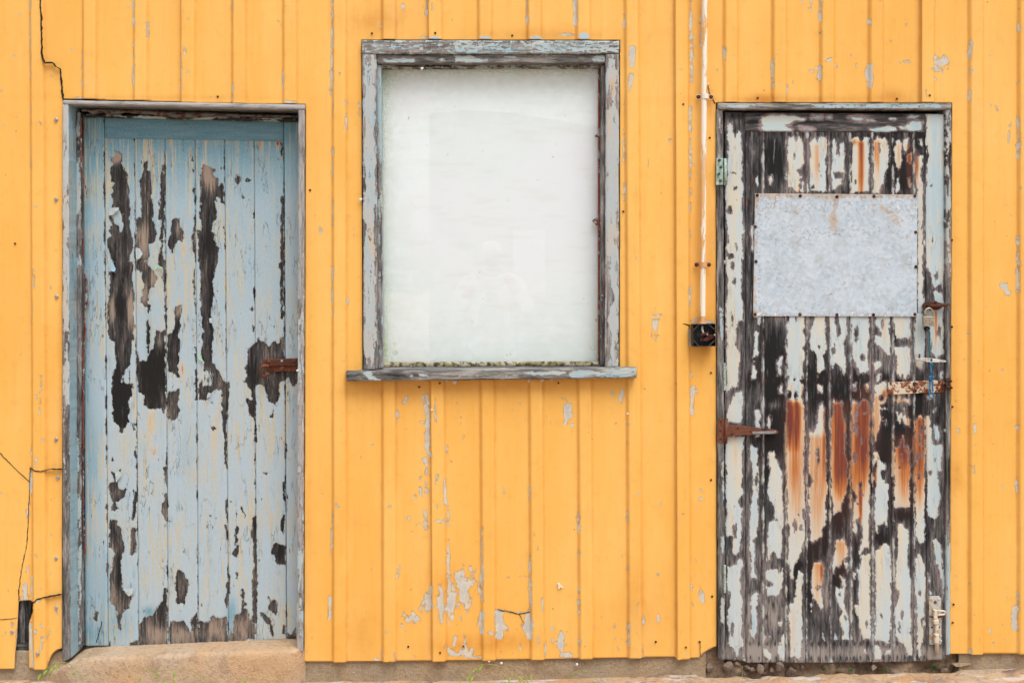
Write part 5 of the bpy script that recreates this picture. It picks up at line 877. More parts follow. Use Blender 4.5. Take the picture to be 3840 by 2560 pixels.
# sheet metal
shq = [(2831.5, 724), (3440, 728.5), (3438, 1185.5), (2824.5, 1183.5)]
def shr(X, Y): return np.clip(1.3*np.exp(-np.clip(Y-726, 0, 900)/7)+.55*np.exp(-np.clip(Y-726, 0, 900)/70)+.8*np.exp(-np.clip(X-2830, 0, 900)/7)+.25*np.exp(-np.clip(3440-X, 0, 900)/8)+blob(X, Y, TE('E', [(1220, 1000, 20, 60, 1), (1190, 1170, 40, 130, .8), (1930, 1350, 50, 60, .7), (1800, 1200, 60, 80, .5), (1500, 1130, 40, 30, .5), (810, 1100, 50, 40, .4), (440, 1000, 20, 60, .7), (1230, 1300, 50, 120, .5), (1730, 1280, 50, 60, .5), (1690, 1090, 60, 60, .3), (1280, 1430, 60, 100, .4)]))+.08, 0, 2)
def shc(X, Y): return np.clip(.9*np.exp(-np.clip(1184-Y, 0, 900)/16)+.5*np.exp(-np.clip(Y-726, 0, 900)/60)+.5*np.exp(-np.clip(np.abs(X-2846), 0, 900)/9)+.4*np.exp(-np.clip(3440-X, 0, 900)/10)+blob(X, Y, TE('E', [(800, 1060, 500, 40, .35), (1200, 1300, 500, 60, .35), (1850, 1080, 160, 60, .4), (700, 1370, 300, 40, .3)])), 0, 1)
sheet = slab('metal_sheet', shq, YR_-.004, .0022, M['sheet'], rdoor, {'rust': shr, 'crust': shc}, dyf=lambda X, Y: .0012*vnoise(X/130, Y/130, 4), bevel=.0008, step=5)
for x, y in T('E', [(443, 943), (865, 950), (1225, 957), (1588, 953), (1988, 950), (424, 1253), (1996, 1305)])+T('F', [(422, 70), (862, 72), (1225, 75), (1582, 75), (1988, 70)])+[(2835, 979), (3435, 999)]:
    p = P(x, y, YR_-.004); MB().dome(p, .0062, .0045).build('screw', M['rust_dark'], sheet)
# right frame
rframe = empty('door_frame', (2.70, 0, .1), 'grey bare timber frame around the rust stained door', 'door frame')
slab('header', [(2693, 386), (3568, 386), (3568, 409), (2693, 408.5)], -.018, .09, M['trim_h'], rframe, wf(lambda X, Y: np.where((Y > 391) & (Y < 405), np.interp(X, [2693, 2730, 2760, 2830, 2870, 3000, 3060, 3500, 3560], [-9, 1, 4, 2, -9, -6, 3, 4, -6]), -9), 30, 6, 81, 4, lambda X, Y: .5+.3*vnoise(X/70, Y/20)), rag=1, step=3)
def fl_(X, Y):
    F = upoly(np.full(X.shape, -9.0), X, Y, parse('E 62 160 90 170 92 340 70 300;F 75 0 110 0 112 330 85 320 75 150;G 85 350 120 330 118 500 90 480;G 103 510 122 540 120 740 106 700;G 92 1070 120 1070 120 1240 95 1240;H 88 720 122 740 124 1000 90 960;H 90 130 120 120 118 300 96 300'))
    return F+2.5*fnoise(X, Y, 8, 30, 83, 3)
slab('jamb', [(2687, 409), (2712, 409), (2719, 2471), (2694, 2470)], -.012, .09, M['trim_v'], rframe, {'peel': fl_, 'blue': lambda X, Y: .25+.4*(Y > 1700), 'mould_shade': lambda X, Y: .35+.35*vnoise(X/20, Y/120), 'rust': Z0}, rag=1.4)
def fr_(X, Y): return np.interp(Y, [409, 700, 900, 1050, 1100, 2000, 2060, 2450], [0, -1, 0, -2, -9, -7, 10, 10])+np.where(Y < 1050, 0, 0)
slab('jamb', [(3548, 409), (3568, 409), (3563.5, 2452), (3549.5, 2456)], -.012, .09, M['trim_v'], rframe, {'peel': pfield(fr_, 7, 40, 85, 6), 'blue': lambda X, Y: .15+.3*(Y > 2000), 'mould_shade': lambda X, Y: .35+.4*vnoise(X/20, Y/120), 'rust': Z0}, rag=1.0)
MB().box(P(2712, 470, .080), P(3548, 395, 0)[:1]+(.16, P(0, 395, 0)[2])).build('lintel_block', M['dark'], rframe)
# ------------------------------------------------------------------ hardware of the right door
def px(pts, y): return [P(a, b, y) for a, b in pts]
# upper butt hinge
mb = MB(); mb.plate(T('E', [(44, 580), (108, 578), (112, 842), (40, 842)]), -.0165, .004)
h = mb.build('hinge', M['verdigris'], rdoor, bevel=.0008)
mb = MB(); mb.tube(px(T('E', [(131, 585), (134, 845)]), -.018), .0058, 12); mb.build('knuckle', M['verdigris'], h, smooth=True)
for x, y in T('E', [(72, 600), (88, 668), (68, 734), (82, 802)]):
    p = P(x, y, -.0165); MB().hexbolt(p, .0042, .010).build('bolt', M['greenbolt'], h)
for a, b in [((2716.5, 1360), (2718, 1462)), ((2717, 2116), (2718, 2220))]:
    mb = MB(); mb.tube(px([a, b], -.014), .0048, 12); 
    mb.plate([(a[0]-6, a[1]+2), (a[0]+5, a[1]+2), (b[0]+5, b[1]-2), (b[0]-6, b[1]-2)], -.011, .006); mb.build('hinge', M['verdigris'], rdoor, smooth=False)
# T hinge
mb = MB(); mb.plate(T('F', [(60, 1092), (122, 1090), (122, 1328), (52, 1324)]), -.0165, .004)
h = mb.build('strap_hinge', M['rust_hinge'], rdoor, bevel=.001)
mb = MB(); mb.tube(px(T('F', [(141, 1092), (134, 1332)]), -.020), .0065, 12); mb.build('knuckle', M['rust_hinge'], h, smooth=True)
mb = MB(); mb.plate(T('F', [(142, 1152), (330, 1168), (500, 1188), (632, 1203), (650, 1216), (648, 1232), (630, 1242), (500, 1246), (300, 1256), (140, 1266)]), -.0135, .011); st = mb.build('strap', M['rust_hinge'], h, bevel=.001)
mb = MB(); mb.plate(T('F', [(395, 1218), (600, 1212), (618, 1226), (600, 1240), (400, 1242)]), -.0142, .002); mb.build('bare_metal_patch', M['zinc'], h)
for x, y in T('F', [(88, 1115), (84, 1206), (84, 1290), (253, 1184), (199, 1240), (378, 1213)]): p = P(x, y, -.014 if x > 2720 else -.0165); MB().dome(p, .0042, .002).build('screw', M['rust_dark'], h)
p = P(*T('F', [(616, 1222)])[0], -.014); MB().dome(p, .0042, .003).build('screw', M['zinc'], h)
# hasp
hq = T('F', [(1728, 738), (1800, 735), (2120, 722), (2190, 717), (2272, 716), (2282, 740), (2280, 832), (2200, 836), (1740, 858), (1728, 840)])
mb = MB(); mb.plate(hq, -.0045, .009); h = mb.build('hasp', M['rust_paint'], rdoor, bevel=.0015)
for x, y, r in [(1987, 750, .0078), (1987, 818, .0078), (2226, 735, .0048), (2226, 818, .0048), (1752, 750, .004), (1752, 838, .004)]:
    q = T('F', [(x, y)])[0]; MB().dome(P(q[0], q[1], -.0045), r, r*.6).build('rivet', M['rust_dark'], h)
mb = MB(); mb.plate(T('F', [(2255, 750), (2290, 752), (2290, 806), (2255, 808)]), -.011, .007); mb.build('hasp_tip', M['rust_dark'], h, bevel=.0015)
for c in [(3558, 1424), (3560, 1449)]:
    mb = MB(); q = [P(c[0]-8, c[1]-3, -.012), P(c[0]-8, c[1], -.034), P(c[0]+6, c[1], -.040), P(c[0]+9, c[1]+4, -.020)]; mb.tube(q, .0042, 8)
    mb.plate([(c[0]-11, c[1]-8), (c[0]+5, c[1]-9), (c[0]+8, c[1]+8), (c[0]-9, c[1]+7)], -.018, .008); mb.build('staple', M['rust_dark'], rframe, bevel=.001)
# rusted latch
k = 818/240
def U(pts): return [(3380+a/k, 1080+b/k) for a, b in pts]
mb = MB(); mb.plate(U([(285, 205), (310, 180), (360, 168), (420, 172), (480, 178), (530, 190), (538, 225), (510, 255), (460, 278), (420, 275), (360, 252), (310, 250), (278, 238)]), -.010, .014); h = mb.build('latch', M['rust_dark'], rdoor, bevel=.002)
mb = MB(); mb.tube([P(*U([(330, 228)])[0], -.016), P(*U([(460, 222)])[0], -.018), P(*U([(560, 212)])[0], -.022), P(*U([(618, 203)])[0], -.024)], [.0075, .0070, .006, .0045], 10); mb.build('latch_bolt', M['rust_dark'], h, smooth=True)
p = P(*U([(442, 180)])[0], -.010); MB().dome(p, .006, .004).build('screw', M['rust_dark'], h)
mb = MB(); q = [P(*U([(352, 240)])[0], -.012), P(*U([(362, 226)])[0], -.026), P(*U([(372, 252)])[0], -.028), P(*U([(366, 276)])[0], -.018)]; mb.tube(q, .003, 8); mb.build('staple', M['rust_dark'], h, smooth=True)
# padlock
pad = empty('padlock', P(3484, 1204, -.026), 'small dull brass padlock hanging from the rusted latch', 'padlock')
mb = MB(); mb.plate(U([(283, 358), (424, 357), (427, 484), (290, 486)]), -.036, .017); mb.build('lock_body', M['brass'], pad, bevel=.0022)
mb = MB(); q = []
for i in range(13):
    a = math.pi*i/12; q.append(P(3380+(353-48*math.cos(a))/k, 1080+(305-52*math.sin(a))/k, -.0275))
q = [P(3380+305/k, 1080+365/k, -.0275)]+q+[P(3380+401/k, 1080+365/k, -.0275)]
mb.tube(q, .0034, 10); mb.build('shackle', M['brass'], pad, smooth=True)
mb = MB(); c0 = [(354+44*math.cos(t), 422+24*math.sin(t)) for t in np.linspace(0, 2*math.pi, 25)]; mb.tube([P(*U([c])[0], -.0362) for c in c0], .0008, 6, False); mb.build('stamped_oval', M['brass'], pad)
# rope hole, cleat, rope
mb = MB(); mb.plate([(3477+11*math.cos(t), 1230+7.5*math.sin(t)) for t in np.linspace(0, 2*math.pi, 20)[:-1]], .0025, .004); mb.build('rope_hole', M['dark'], rdoor)
mb = MB(); q = [(195, 893), (240, 882), (330, 887), (420, 896), (520, 912), (572, 925)]
ql = [(578, 935), (560, 944), (440, 946), (330, 940), (240, 922), (192, 908)]
M['worn_cleat'] = rusty('worn peeling cleat', (.34, .32, .28), (.60, .58, .52), (.20, .16, .13), (.62, .62, .58), (.47, .55), .8)
cl = empty('cleat', P(3493, 1348, -.012), 'worn pale wooden cleat pinned across the edge of the stained door', 'cleat')
mb.plate(U(q+ql), -.020, .007); mb.build('bar', M['worn_cleat'], cl, bevel=.003)
p = P(*U([(385, 912)])[0], -.020); MB().dome(p, .0045, .003).build('pin', M['rust_dark'], cl)
mb = MB(); mb.tube([P(*U([(232, 845)])[0], .002), P(*U([(232, 880)])[0], -.022)], .0032, 8); mb.build('nail', M['rust_dark'], rdoor, smooth=True)
s = NT('blue braided rope', .75, .3); wv = s.n('ShaderNodeTexWave', wave_type='BANDS', bands_direction='DIAGONAL'); s.put(wv.inputs['Vector'], s.tc); wv.inputs['Scale'].default_value = 110; wv.inputs['Distortion'].default_value = 1.5
vr = s.n('ShaderNodeTexVoronoi'); s.put(vr.inputs['Vector'], s.tc); vr.inputs['Scale'].default_value = 95
c = s.mix(s.rng(wv.outputs[0], .3, .7), (.012, .13, .30), (.02, .27, .55)); c = s.mix(s.rng(vr.outputs['Distance'], .18, .24, 1, 0), c, (.75, .42, .38)); s.bump(wv.outputs[0], .001); M['rope'] = s.out(c)
s = NT('faded teal rope', .8, .3); M['rope2'] = s.out(s.mix(s.noise(80), (.01, .10, .14), (.05, .24, .28)))
rope = empty('rope', P(3490, 1400, -.012), 'blue braided cord running from the hole under the padlock to a knotted loop', 'rope')
rp = lambda L, y: [P(*U([(a, b)])[0], y if not isinstance(y, list) else y[i]) for i, (a, b) in enumerate(L)]
MB().tube(rp([(325, 515), (345, 525), (357, 560), (362, 640), (360, 720), (362, 800), (370, 885)], [.004, -.006, -.009, -.009, -.008, -.008, -.014]), .0030, 10).build('cord', M['rope2'], rope, smooth=True)
MB().tube(rp([(372, 942), (376, 975), (380, 1010), (382, 1060), (384, 1115)], -.016), [.0034, .0046, .0036, .0030, .0032], 10).build('cord', M['rope'], rope, smooth=True)
lp = [(376, 1130), (370, 1180), (366, 1250), (358, 1320), (354, 1370), (364, 1394), (384, 1402), (402, 1392), (410, 1362), (402, 1300), (398, 1240), (402, 1180), (398, 1130)]
MB().tube(rp(lp, -.017), .0030, 10).build('loop', M['rope'], rope, smooth=True)
MB().tube(rp([(362, 1150), (366, 1128), (388, 1122), (408, 1130), (404, 1146), (380, 1150), (358, 1160), (356, 1176)], [-.018, -.022, -.025, -.022, -.020, -.024, -.020, -.016]), .0034, 10).build('knot', M['rope'], rope, smooth=True)
MB().tube(rp([(374, 968), (390, 962), (412, 990)], [-.018, -.022, -.019]), [.003, .003, .0012], 8).build('frayed_end', M['rope'], rope, smooth=True)
# lower bolt
k2 = 941/180
def W(pts): return [(3420+a/k2, 2200+b/k2) for a, b in pts]
mb = MB(); mb.plate(W([(350, 175), (530, 170), (575, 215), (578, 1110), (440, 1122), (345, 1118), (335, 220)]), -.001, .005); h = mb.build('barrel_bolt', M['grey_plate'], rdoor, bevel=.001)
MB().tube([P(*W([(470, 600)])[0], -.010), P(*W([(480, 760)])[0], -.010), P(*W([(482, 940)])[0], -.010), P(*W([(495, 1280)])[0], -.010)], .0078, 14).build('bolt_rod', M['cream_bolt'], h, smooth=True)
mb = MB(); mb.plate(W([(428, 446), (500, 444), (506, 620), (430, 620)]), -.020, .016); mb.build('bolt_head', M['cream_bolt'], h, bevel=.002)
MB().tube([P(*W([c])[0], -.018) for c in [(490, 462), (560, 460), (625, 462), (652, 480), (650, 510), (625, 528), (560, 535), (505, 545)]], .0036, 10).build('handle', M['cream_bolt'], h, smooth=True)
MB().tube([P(*W([c])[0], -.014) for c in [(345, 572), (420, 578), (520, 574), (642, 566)]], .0034, 8).build('cross_pin', M['rust_hinge'], h, smooth=True)
for a, b, c, d in [(425, 632, 535, 738), (440, 915, 540, 1112)]:
    mb = MB(); mb.plate(W([(a, b), (c, b+4), (c, d), (a+8, d-4)]), -.0205, .018); mb.build('keeper', M['cream_bolt'], h, bevel=.004)
for x, y in W([(384, 225), (521, 230), (375, 655), (378, 945), (380, 1042), (560, 950), (562, 1048), (555, 655)]): MB().dome(P(x, y, -.001), .0048, .0028).build('rivet', M['grey_plate'], h)
for x, y in W([(455, 285)]): MB().dome(P(x, y, -.001), .006, .004).build('rivet', M['rust'], h)
for x, y in W([(391, 780), (531, 778)]): MB().box(P(x-3, y+3, -.0014), (P(x+3, y+3, 0)[0], .002, P(x, y-3, 0)[2])).build('square_hole', M['dark'], h)
# bolts at the frame edge
for x, y, m in [(3544, 561, 'zinc'), (3544, 828, 'zinc'), (3545.5, 1612, 'verdigris'), (2718, 983, 'zinc')]:
    b = MB().hexbolt(P(x, y, -.002), .0052, .007).build('bolt', M[m], rdoor)
# ------------------------------------------------------------------ conduit and junction box
s = NT('white pipe paint worn to orange', .5); n = s.noise(40, s.mp((1, 1, .12)), 5, .75, .6); n2 = s.noise(7, s.mp((1, 1, .25)), 3)
f = s.rng(s.m2('ADD', n, s.m2('MULTIPLY', s.m2('SUBTRACT', n2, .5), .5)), .50, .56); c = s.mix(f, (.84, .79, .68), (.70, .37, .10)); c = s.mix(s.rng(n2, .4, .7, 0, .4), c, (.80, .66, .48)); s.bump(f, .0006); M['pipe'] = s.out(c)
M['orange_cap'] = plain('orange painted collar', (.68, .36, .15), .6, 0, .12); M['pink_cap'] = plain('pinkish collar rim', (.66, .42, .33), .6, 0, .12)
cond = empty('conduit', P(2638, 600, -.028), 'white electrical conduit worn to orange running down to an open black box', 'conduit')
MB().tube([P(2643, -400, -.028), P(2642.5, 0, -.028), P(2640, 420, -.028), P(2637, 840, -.028), P(2635, 1180, -.028), P(2634.5, 1195, -.028)], .0104, 20).build('pipe', M['pipe'], cond, smooth=True)
MB().tube([P(2635, 1184, -.028), P(2635, 1209, -.028)], .0122, 20).build('collar', M['orange_cap'], cond, smooth=False)
MB().tube([P(2635, 1208, -.028), P(2635, 1213, -.028)], .0150, 20).build('collar', M['pink_cap'], cond, smooth=False)
for x, y in [(2639.5, 365), (2632, 991)]:
    y2 = -.028; mb = MB(); prof = []
    for t in np.linspace(0, math.pi, 11): prof.append((-.0125*math.cos(t), y2-.0125*math.sin(t)))
    prof = [(-.029, -.0155), (-.0135, -.0155)]+prof+[(.0135, -.0155), (.029, -.0155)]
    c = P(x, y, 0); vs = []
    for dx, yy in prof: vs.append((c[0]+dx, yy, c[2]-.009))
    for dx, yy in prof: vs.append((c[0]+dx, yy, c[2]+.009))
    n = len(prof); mb.add(vs, [(i, i+1, n+i+1, n+i) for i in range(n-1)])
    sd_ = mb.build('saddle_clamp', M['pipe'] if y < 500 else M['orange_cap'], cond); m = sd_.modifiers.new('thick', 'SOLIDIFY'); m.thickness = .002; m.offset = 1
    for dx in (-.0235, .0235):
        MB().dome((c[0]+dx, -.0165, c[2]), .0078, .005).build('screw', M['rust_dark'], sd_)
kb = 1792/160
def J(pts): return [(2560+a/kb, 1180+b/kb) for a, b in pts]
box = empty('junction_box', P(2640, 1255, -.02), 'open black square junction box with brown terminals beside the door frame', 'junction box')
yb0, yb1 = -.055, -.016
def P3(q, y): return P(q[0], q[1], yb0)[0], y, P(q[0], q[1], yb0)[2]
def ring(mb, outer, inner, ya, yb):
    n = len(outer); vs = [P3(q, ya) for q in outer]+[P3(q, ya) for q in inner]+[P3(q, yb) for q in outer]+[P3(q, yb) for q in inner]
    f = []
    for i in range(n):
        j = (i+1) % n; f += [(i, j, n+j, n+i), (i, 2*n+i, 2*n+j, j), (n+i, n+j, 3*n+j, 3*n+i), (2*n+i, 3*n+i, 3*n+j, 2*n+j)]
    mb.add(vs, f)
o4 = J([(425, 385), (1375, 355), (1385, 1310), (440, 1320)]); i4 = J([(445, 408), (1358, 385), (1366, 1290), (458, 1300)])
mb = MB(); ring(mb, o4, i4, yb0, yb1); mb.add([P3(q, yb1-.002) for q in o4]+[P3(q, yb1) for q in o4], [(0, 1, 2, 3), (7, 6, 5, 4)]); mb.build('housing', M['black_plastic'], box, bevel=.0006)
for a, b in [((445, 640), (690, 400)), ((1105, 395), (1362, 610)), ((1362, 1050), (1115, 1300)), ((448, 1050), (690, 1300))]:
    A_, B_ = P3(J([a])[0], yb0+.001), P3(J([b])[0], yb0+.001); mb = MB(); dx, dz = B_[0]-A_[0], B_[2]-A_[2]; l = math.hypot(dx, dz); nx, nz = -dz/l*.0014, dx/l*.0014
    vs = [(A_[0]+nx, A_[1], A_[2]+nz), (B_[0]+nx, B_[1], B_[2]+nz), (B_[0]-nx, B_[1], B_[2]-nz), (A_[0]-nx, A_[1], A_[2]-nz)]
    vs += [(v[0], v[1]+.03, v[2]) for v in vs]; mb.add(vs, [(0, 1, 2, 3), (0, 4, 5, 1), (2, 6, 7, 3), (1, 5, 6, 2), (3, 7, 4, 0), (7, 6, 5, 4)]); mb.build('corner_web', M['grey_plastic'], box)
mb = MB(); mb.plate([(J([(820+170*math.cos(t), 820+170*math.sin(t))])[0]) for t in np.linspace(0, 2*math.pi, 25)[:-1]], yb1-.006, .004, yref=yb0); mb.build('knockout', M['grey_plastic'], box)
MB().tube([P3(J([(865, 470)])[0], -.034), P3(J([(862, 600)])[0], -.036), P3(J([(900, 790)])[0], -.042)], .0040, 12).build('cable', M['old_cable'], box, smooth=True)
def blk(name, pts, ya, th, mat): mb = MB(); mb.plate(J(pts), ya, th, yref=yb0); return mb.build(name, mat, box, bevel=.0012)
blk('terminal_cover', [(750, 810), (1090, 710), (1140, 760), (1130, 800), (760, 890)], -.048, .014, M['bakelite'])
blk('terminal_block', [(870, 1010), (1050, 910), (1140, 950), (1130, 1060), (1030, 1100), (870, 1090)], -.050, .018, M['bakelite'])
blk('terminal_block', [(1040, 880), (1240, 815), (1340, 880), (1310, 1000), (1150, 1060), (1140, 940)], -.046, .012, M['bakelite'])
blk('terminal_block', [(730, 1070), (790, 960), (860, 1000), (860, 1110), (780, 1110)], -.046, .014, M['bakelite'])
MB().dome(P3(J([(1050, 830)])[0], -.047), .0032, .003).build('screw', M['zinc'], box); MB().dome(P3(J([(1335, 835)])[0], -.056), .0038, .003).build('screw', M['brass'], box)
# ------------------------------------------------------------------ stones, weeds, snails
def stone(c, r, seed):
    rnd = np.random.RandomState(seed); import bmesh
    bm = bmesh.new(); bmesh.ops.create_icosphere(bm, subdivisions=3, radius=1)
    ax = [Vector(rnd.normal(size=3)).normalized() for _ in range(9)]; dd = rnd.uniform(.42, .8, 9)
    for v in bm.verts:
        p = v.co.copy()
        for a, d in zip(ax, dd):
            t = p.dot(a)
            if t > d: p -= a*(t-d)
        v.co = Vector((p.x*r[0], p.y*r[1], p.z*r[2]))+Vector(rnd.normal(size=3))*r[0]*.02
    for v in bm.verts: v.co += Vector(c)
    me = bpy.data.meshes.new('stone'); bm.to_mesh(me); bm.free()
    return link(me, 'stone', M['stone'], None, c)
SL = [(2633, 2482, 12, 'reddish stone highest at the left end of the gap, under the broken yellow sheet'), (2660, 2500, 11, 'pale rounded stone low beside the broken plinth left of the stained door'), (2730, 2492, 17, 'angular stone under the left corner of the stained door, beside a dark hole'), (2770, 2500, 13, 'squat stone right of the dark hole under the stained door'), (2765, 2484, 11, 'small brown stone tucked against the bottom of the left door stile'), (2726, 2511, 12, 'flat stone lowest in front of the rubble under the left door stile'), (2800, 2500, 14, 'blocky pinkish stone in the middle of the rubble row'), (2822, 2510, 11, 'little stone at the foot of the rubble row'), (2850, 2506, 13, 'grey brown stone under the third door plank'), (2868, 2493, 14, 'reddish chunk just under the third door plank'), (2893, 2512, 10, 'small wedge stone between two red chunks in the gap'), (2920, 2496, 15, 'dark red chunk near the right end of the stone row'), (2962, 2512, 18, 'largest pinkish stone, last in the row where the gap turns smooth'), (3010, 2500, 8, 'small dark lump alone to the right of the stone row'), (3275, 2502, 10, 'reddish lump under the middle of the stained door'), (3340, 2505, 8, 'dark lump in the gap under the eighth plank of the stained door'), (3540, 2510, 9, 'pale chip at the right end of the gap under the door')]
for i, (x, y, r, lb) in enumerate(SL):
    yy = .030-.010*((i*7) % 3); o = stone(P(x, y, yy), (r*.00155, r*.0013, r*.00135), i+5); o.rotation_euler = (i, i*2.1, i*.7); tag(o, lb, 'stone', 'broken stones in the gap under the stained door')
# broken plinth lumps beside the right door
for i, (q, yy, lb) in enumerate([([(3576, 2490), (3600, 2486), (3640, 2485), (3644, 2489), (3625, 2494), (3600, 2499), (3583, 2498)], .002, 'loose flat flake of plaster right of the stained door')]):
    mb = MB(); mb.plate(q, yy, .02); o = mb.build('plaster_fragment', M['plinth'], None, bevel=.002, origin=P(q[0][0], q[0][1], 0)); tag(o, lb, 'plaster fragment')
M['leaf'] = plain('fresh grass green', (.28, .42, .05), .55, 0, .2); M['stem'] = plain('thin weed stem', (.34, .38, .12), .6, 0, .2); M['moss'] = plain('dark green moss', (.02, .10, .015), .9, 0, .4)
def weed(root, arc, heads, label, y0=-.09):
    o = empty('grass_tuft', P(root[0], root[1], y0), label, 'grass', 'seeding grass stems at the foot of the wall')
    pts = [P(a, b, y0+.01*math.sin(i)) for i, (a, b) in enumerate(arc)]
    # smooth the arc
    sm = []
    for i in range(len(pts)-1):
        p0 = Vector(pts[max(0, i-1)]); p1 = Vector(pts[i]); p2 = Vector(pts[i+1]); p3 = Vector(pts[min(len(pts)-1, i+2)])
        for q in range(5):
            t = q/5; sm.append(.5*((2*p1)+(p2-p0)*t+(2*p0-5*p1+4*p2-p3)*t*t+(3*p1-p0-3*p2+p3)*t**3))
    sm.append(Vector(pts[-1])); n = len(sm)
    MB().tube(sm, [.0011*(1-.6*i/n)+.0003 for i in range(n)], 6).build('stem', M['stem'], o, smooth=True)
    for (x0, y0_, x1, y1, wd) in heads:
        a = Vector(P(x0, y0_, y0)); b = Vector(P(x1, y1, y0-.006)); m_ = [a+(b-a)*t for t in (0, .25, .5, .8, 1)]
        MB().tube(m_, [.0004, wd*.0005, wd*.0006, wd*.0004, .0002], 6).build('seed_head', M['leaf'], o, smooth=True)
c_ = 3.919
def V3(L): return [(a/c_, 2160+b/c_) for a, b in L]
def H3(L): return [(a/c_, 2160+b/c_, c/c_, 2160+d/c_, w) for a, b, c, d, w in L]
weed((330, 2600), V3([(1280, 1700), (1215, 1520), (1150, 1400), (1060, 1310), (980, 1265), (880, 1255), (790, 1275), (700, 1330), (620, 1395)]), H3([(600, 1425, 555, 1530, 9), (700, 1360, 620, 1460, 9), (780, 1310, 722, 1450, 9), (815, 1280, 800, 1360, 7), (868, 1290, 842, 1345, 7), (1085, 1380, 1078, 1450, 6)]), 'thin grass stem arching left in front of the broken corner of the wall')
weed((770, 2600), [(785, 2600), (775, 2570), (755, 2535), (735, 2518), (700, 2507), (660, 2506), (625, 2510), (560, 2513), (535, 2520)], [(527, 2532, 523, 2556, 5), (592, 2516, 575, 2545, 6), (620, 2540, 605, 2565, 6), (656, 2515, 651, 2540, 6), (545, 2512, 552, 2512, 4), (658, 2545, 652, 2562, 6)], 'grass stem bending left in front of the blue door step')
weed((905, 2600), [(1090, 2585), (1060, 2555), (1020, 2538), (980, 2533), (940, 2538), (915, 2550)], [(908, 2548, 893, 2564, 6), (925, 2545, 918, 2562, 5)], 'low grass stem near the right end of the doorstep')
weed((1960, 2600), [(1975, 2600), (1955, 2560), (1930, 2532), (1895, 2505), (1860, 2492), (1820, 2487), (1790, 2496)], [(1812, 2490, 1790, 2520, 6), (1785, 2502, 1770, 2522, 6), (1768, 2520, 1750, 2555, 7), (1775, 2535, 1762, 2556, 6), (1728, 2545, 1722, 2562, 5)], 'arching grass stem with green seed heads below the middle of the wall')
weed((1990, 2600), [(1985, 2600), (1980, 2560), (1970, 2540), (1948, 2530)], [(1990, 2528, 1992, 2552, 6), (1945, 2532, 1962, 2556, 6), (1915, 2537, 1905, 2560, 6), (1965, 2545, 1968, 2562, 6), (1898, 2550, 1890, 2564, 6)], 'short upright grass cluster right of the arching stem')
weed((2250, 2600), [(2256, 2590), (2245, 2560), (2225, 2530), (2200, 2515), (2170, 2512), (2145, 2525), (2138, 2540)], [(2150, 2520, 2140, 2538, 6)], 'single bent grass stem near the right end of the pale plinth')
weed((2782, 2600), [(2783, 2570), (2784, 2530), (2783, 2495)], [], 'lone straight stalk in front of the rubble under the stained door')
random.seed(3)
mb = MB()
for cx_, cy_, n_, sx_ in [(3095, 2505, 40, 26), (3135, 2498, 20, 12), (3190, 2508, 24, 12), (3320, 2512, 26, 26), (3500, 2496, 30, 12), (3505, 2508, 16, 10), (3250, 2508, 10, 6)]:
    for _ in range(n_):
        x, y = random.gauss(cx_, sx_*.6), random.gauss(cy_, 4); p = Vector(P(x, y, .02+random.uniform(-.01, .01))); r = random.uniform(.0015, .004); a = random.uniform(0, 6.28)
        u = Vector((math.cos(a), -.3, math.sin(a)))*r; v = Vector((-math.sin(a), -.3, math.cos(a)))*r*.6
        mb.add([p-u, p+v, p+u, p-v], [(0, 1, 2, 3)])
o = mb.build('moss', M['moss'], None, origin=P(3100, 2505, .02)); tag(o, 'dark green moss specks in the gap below the stained door', 'moss', None, 'stuff')
def snail(x, y, r, yy, label, flat=.75):
    o = empty('snail_shell', P(x, y, yy), label, 'snail shell', 'small bleached snail shells')
    pts = []; rs = []
    for i in range(26):
        t = i/25; a = t*4.2*math.pi; rr = r*.62*(1-t)**.9; pts.append((math.cos(a)*rr, -t*r*.5, math.sin(a)*rr)); rs.append(r*(.48*(1-t)+.08))
    c = Vector(P(x, y, yy)); MB().tube([c+Vector(p) for p in pts], rs, 8).build('whorl', M['shell'], o, smooth=True)
SN = [(1582, 257, .0062, -.012, 'white snail shell stuck under the head of the window'), (1351.5, 1601-853-0, .0060, -.012, 'snail shell at the left edge of the window frame'), (1705, 1431, .0088, -.024, 'largest white snail shell hanging under the window sill, left part'), (1983, 1426, .0064, -.02, 'snail shell under the sill, right of its middle'), (2033, 1424, .0074, -.02, 'round snail shell under the right half of the sill'), (2068, 1423, .0055, -.02, 'cream snail shell, fourth from the left under the sill'), (1675, 1427, .0045, -.02, 'tiny snail shell just left of the largest one under the sill'), (1619.5, 1536, .0046, -.018, 'white snail shell on the sheet joint below the left end of the window'), (2353, 1550, .0042, -.014, 'white snail shell on a rib below the right end of the window'), (1880, 2484, .005, -.005, 'white snail shell on the plinth under the middle of the wall'), (2163, 2489, .0055, -.005, 'long white shell on the plinth near its right half'), (1834, 2477, .0048, -.01, 'snail shell under a rib end at the bottom edge of the cladding'), (2656, 314, .0038, -.006, 'tiny shell on the wall right of the conduit above its top clamp'), (1115, 1388, .0045, -.02, 'shell resting at the right end of the rusty bolt on the blue door')]
SN[1] = (1352, 748, .0068, -.012, SN[1][4])
for q in SN: snail(*q)
# curled flake below the window
mb = MB(); mb.plate([(2090, 2185), (2098, 2183), (2104, 2192), (2112, 2198), (2108, 2203), (2100, 2199), (2098, 2206), (2093, 2204), (2094, 2194)], -.009, .003); o = mb.build('paint_flake', M['shell'], None, origin=P(2098, 2190, 0)); tag(o, 'curled pale paint flake stuck to the yellow wall below the window', 'paint flake')
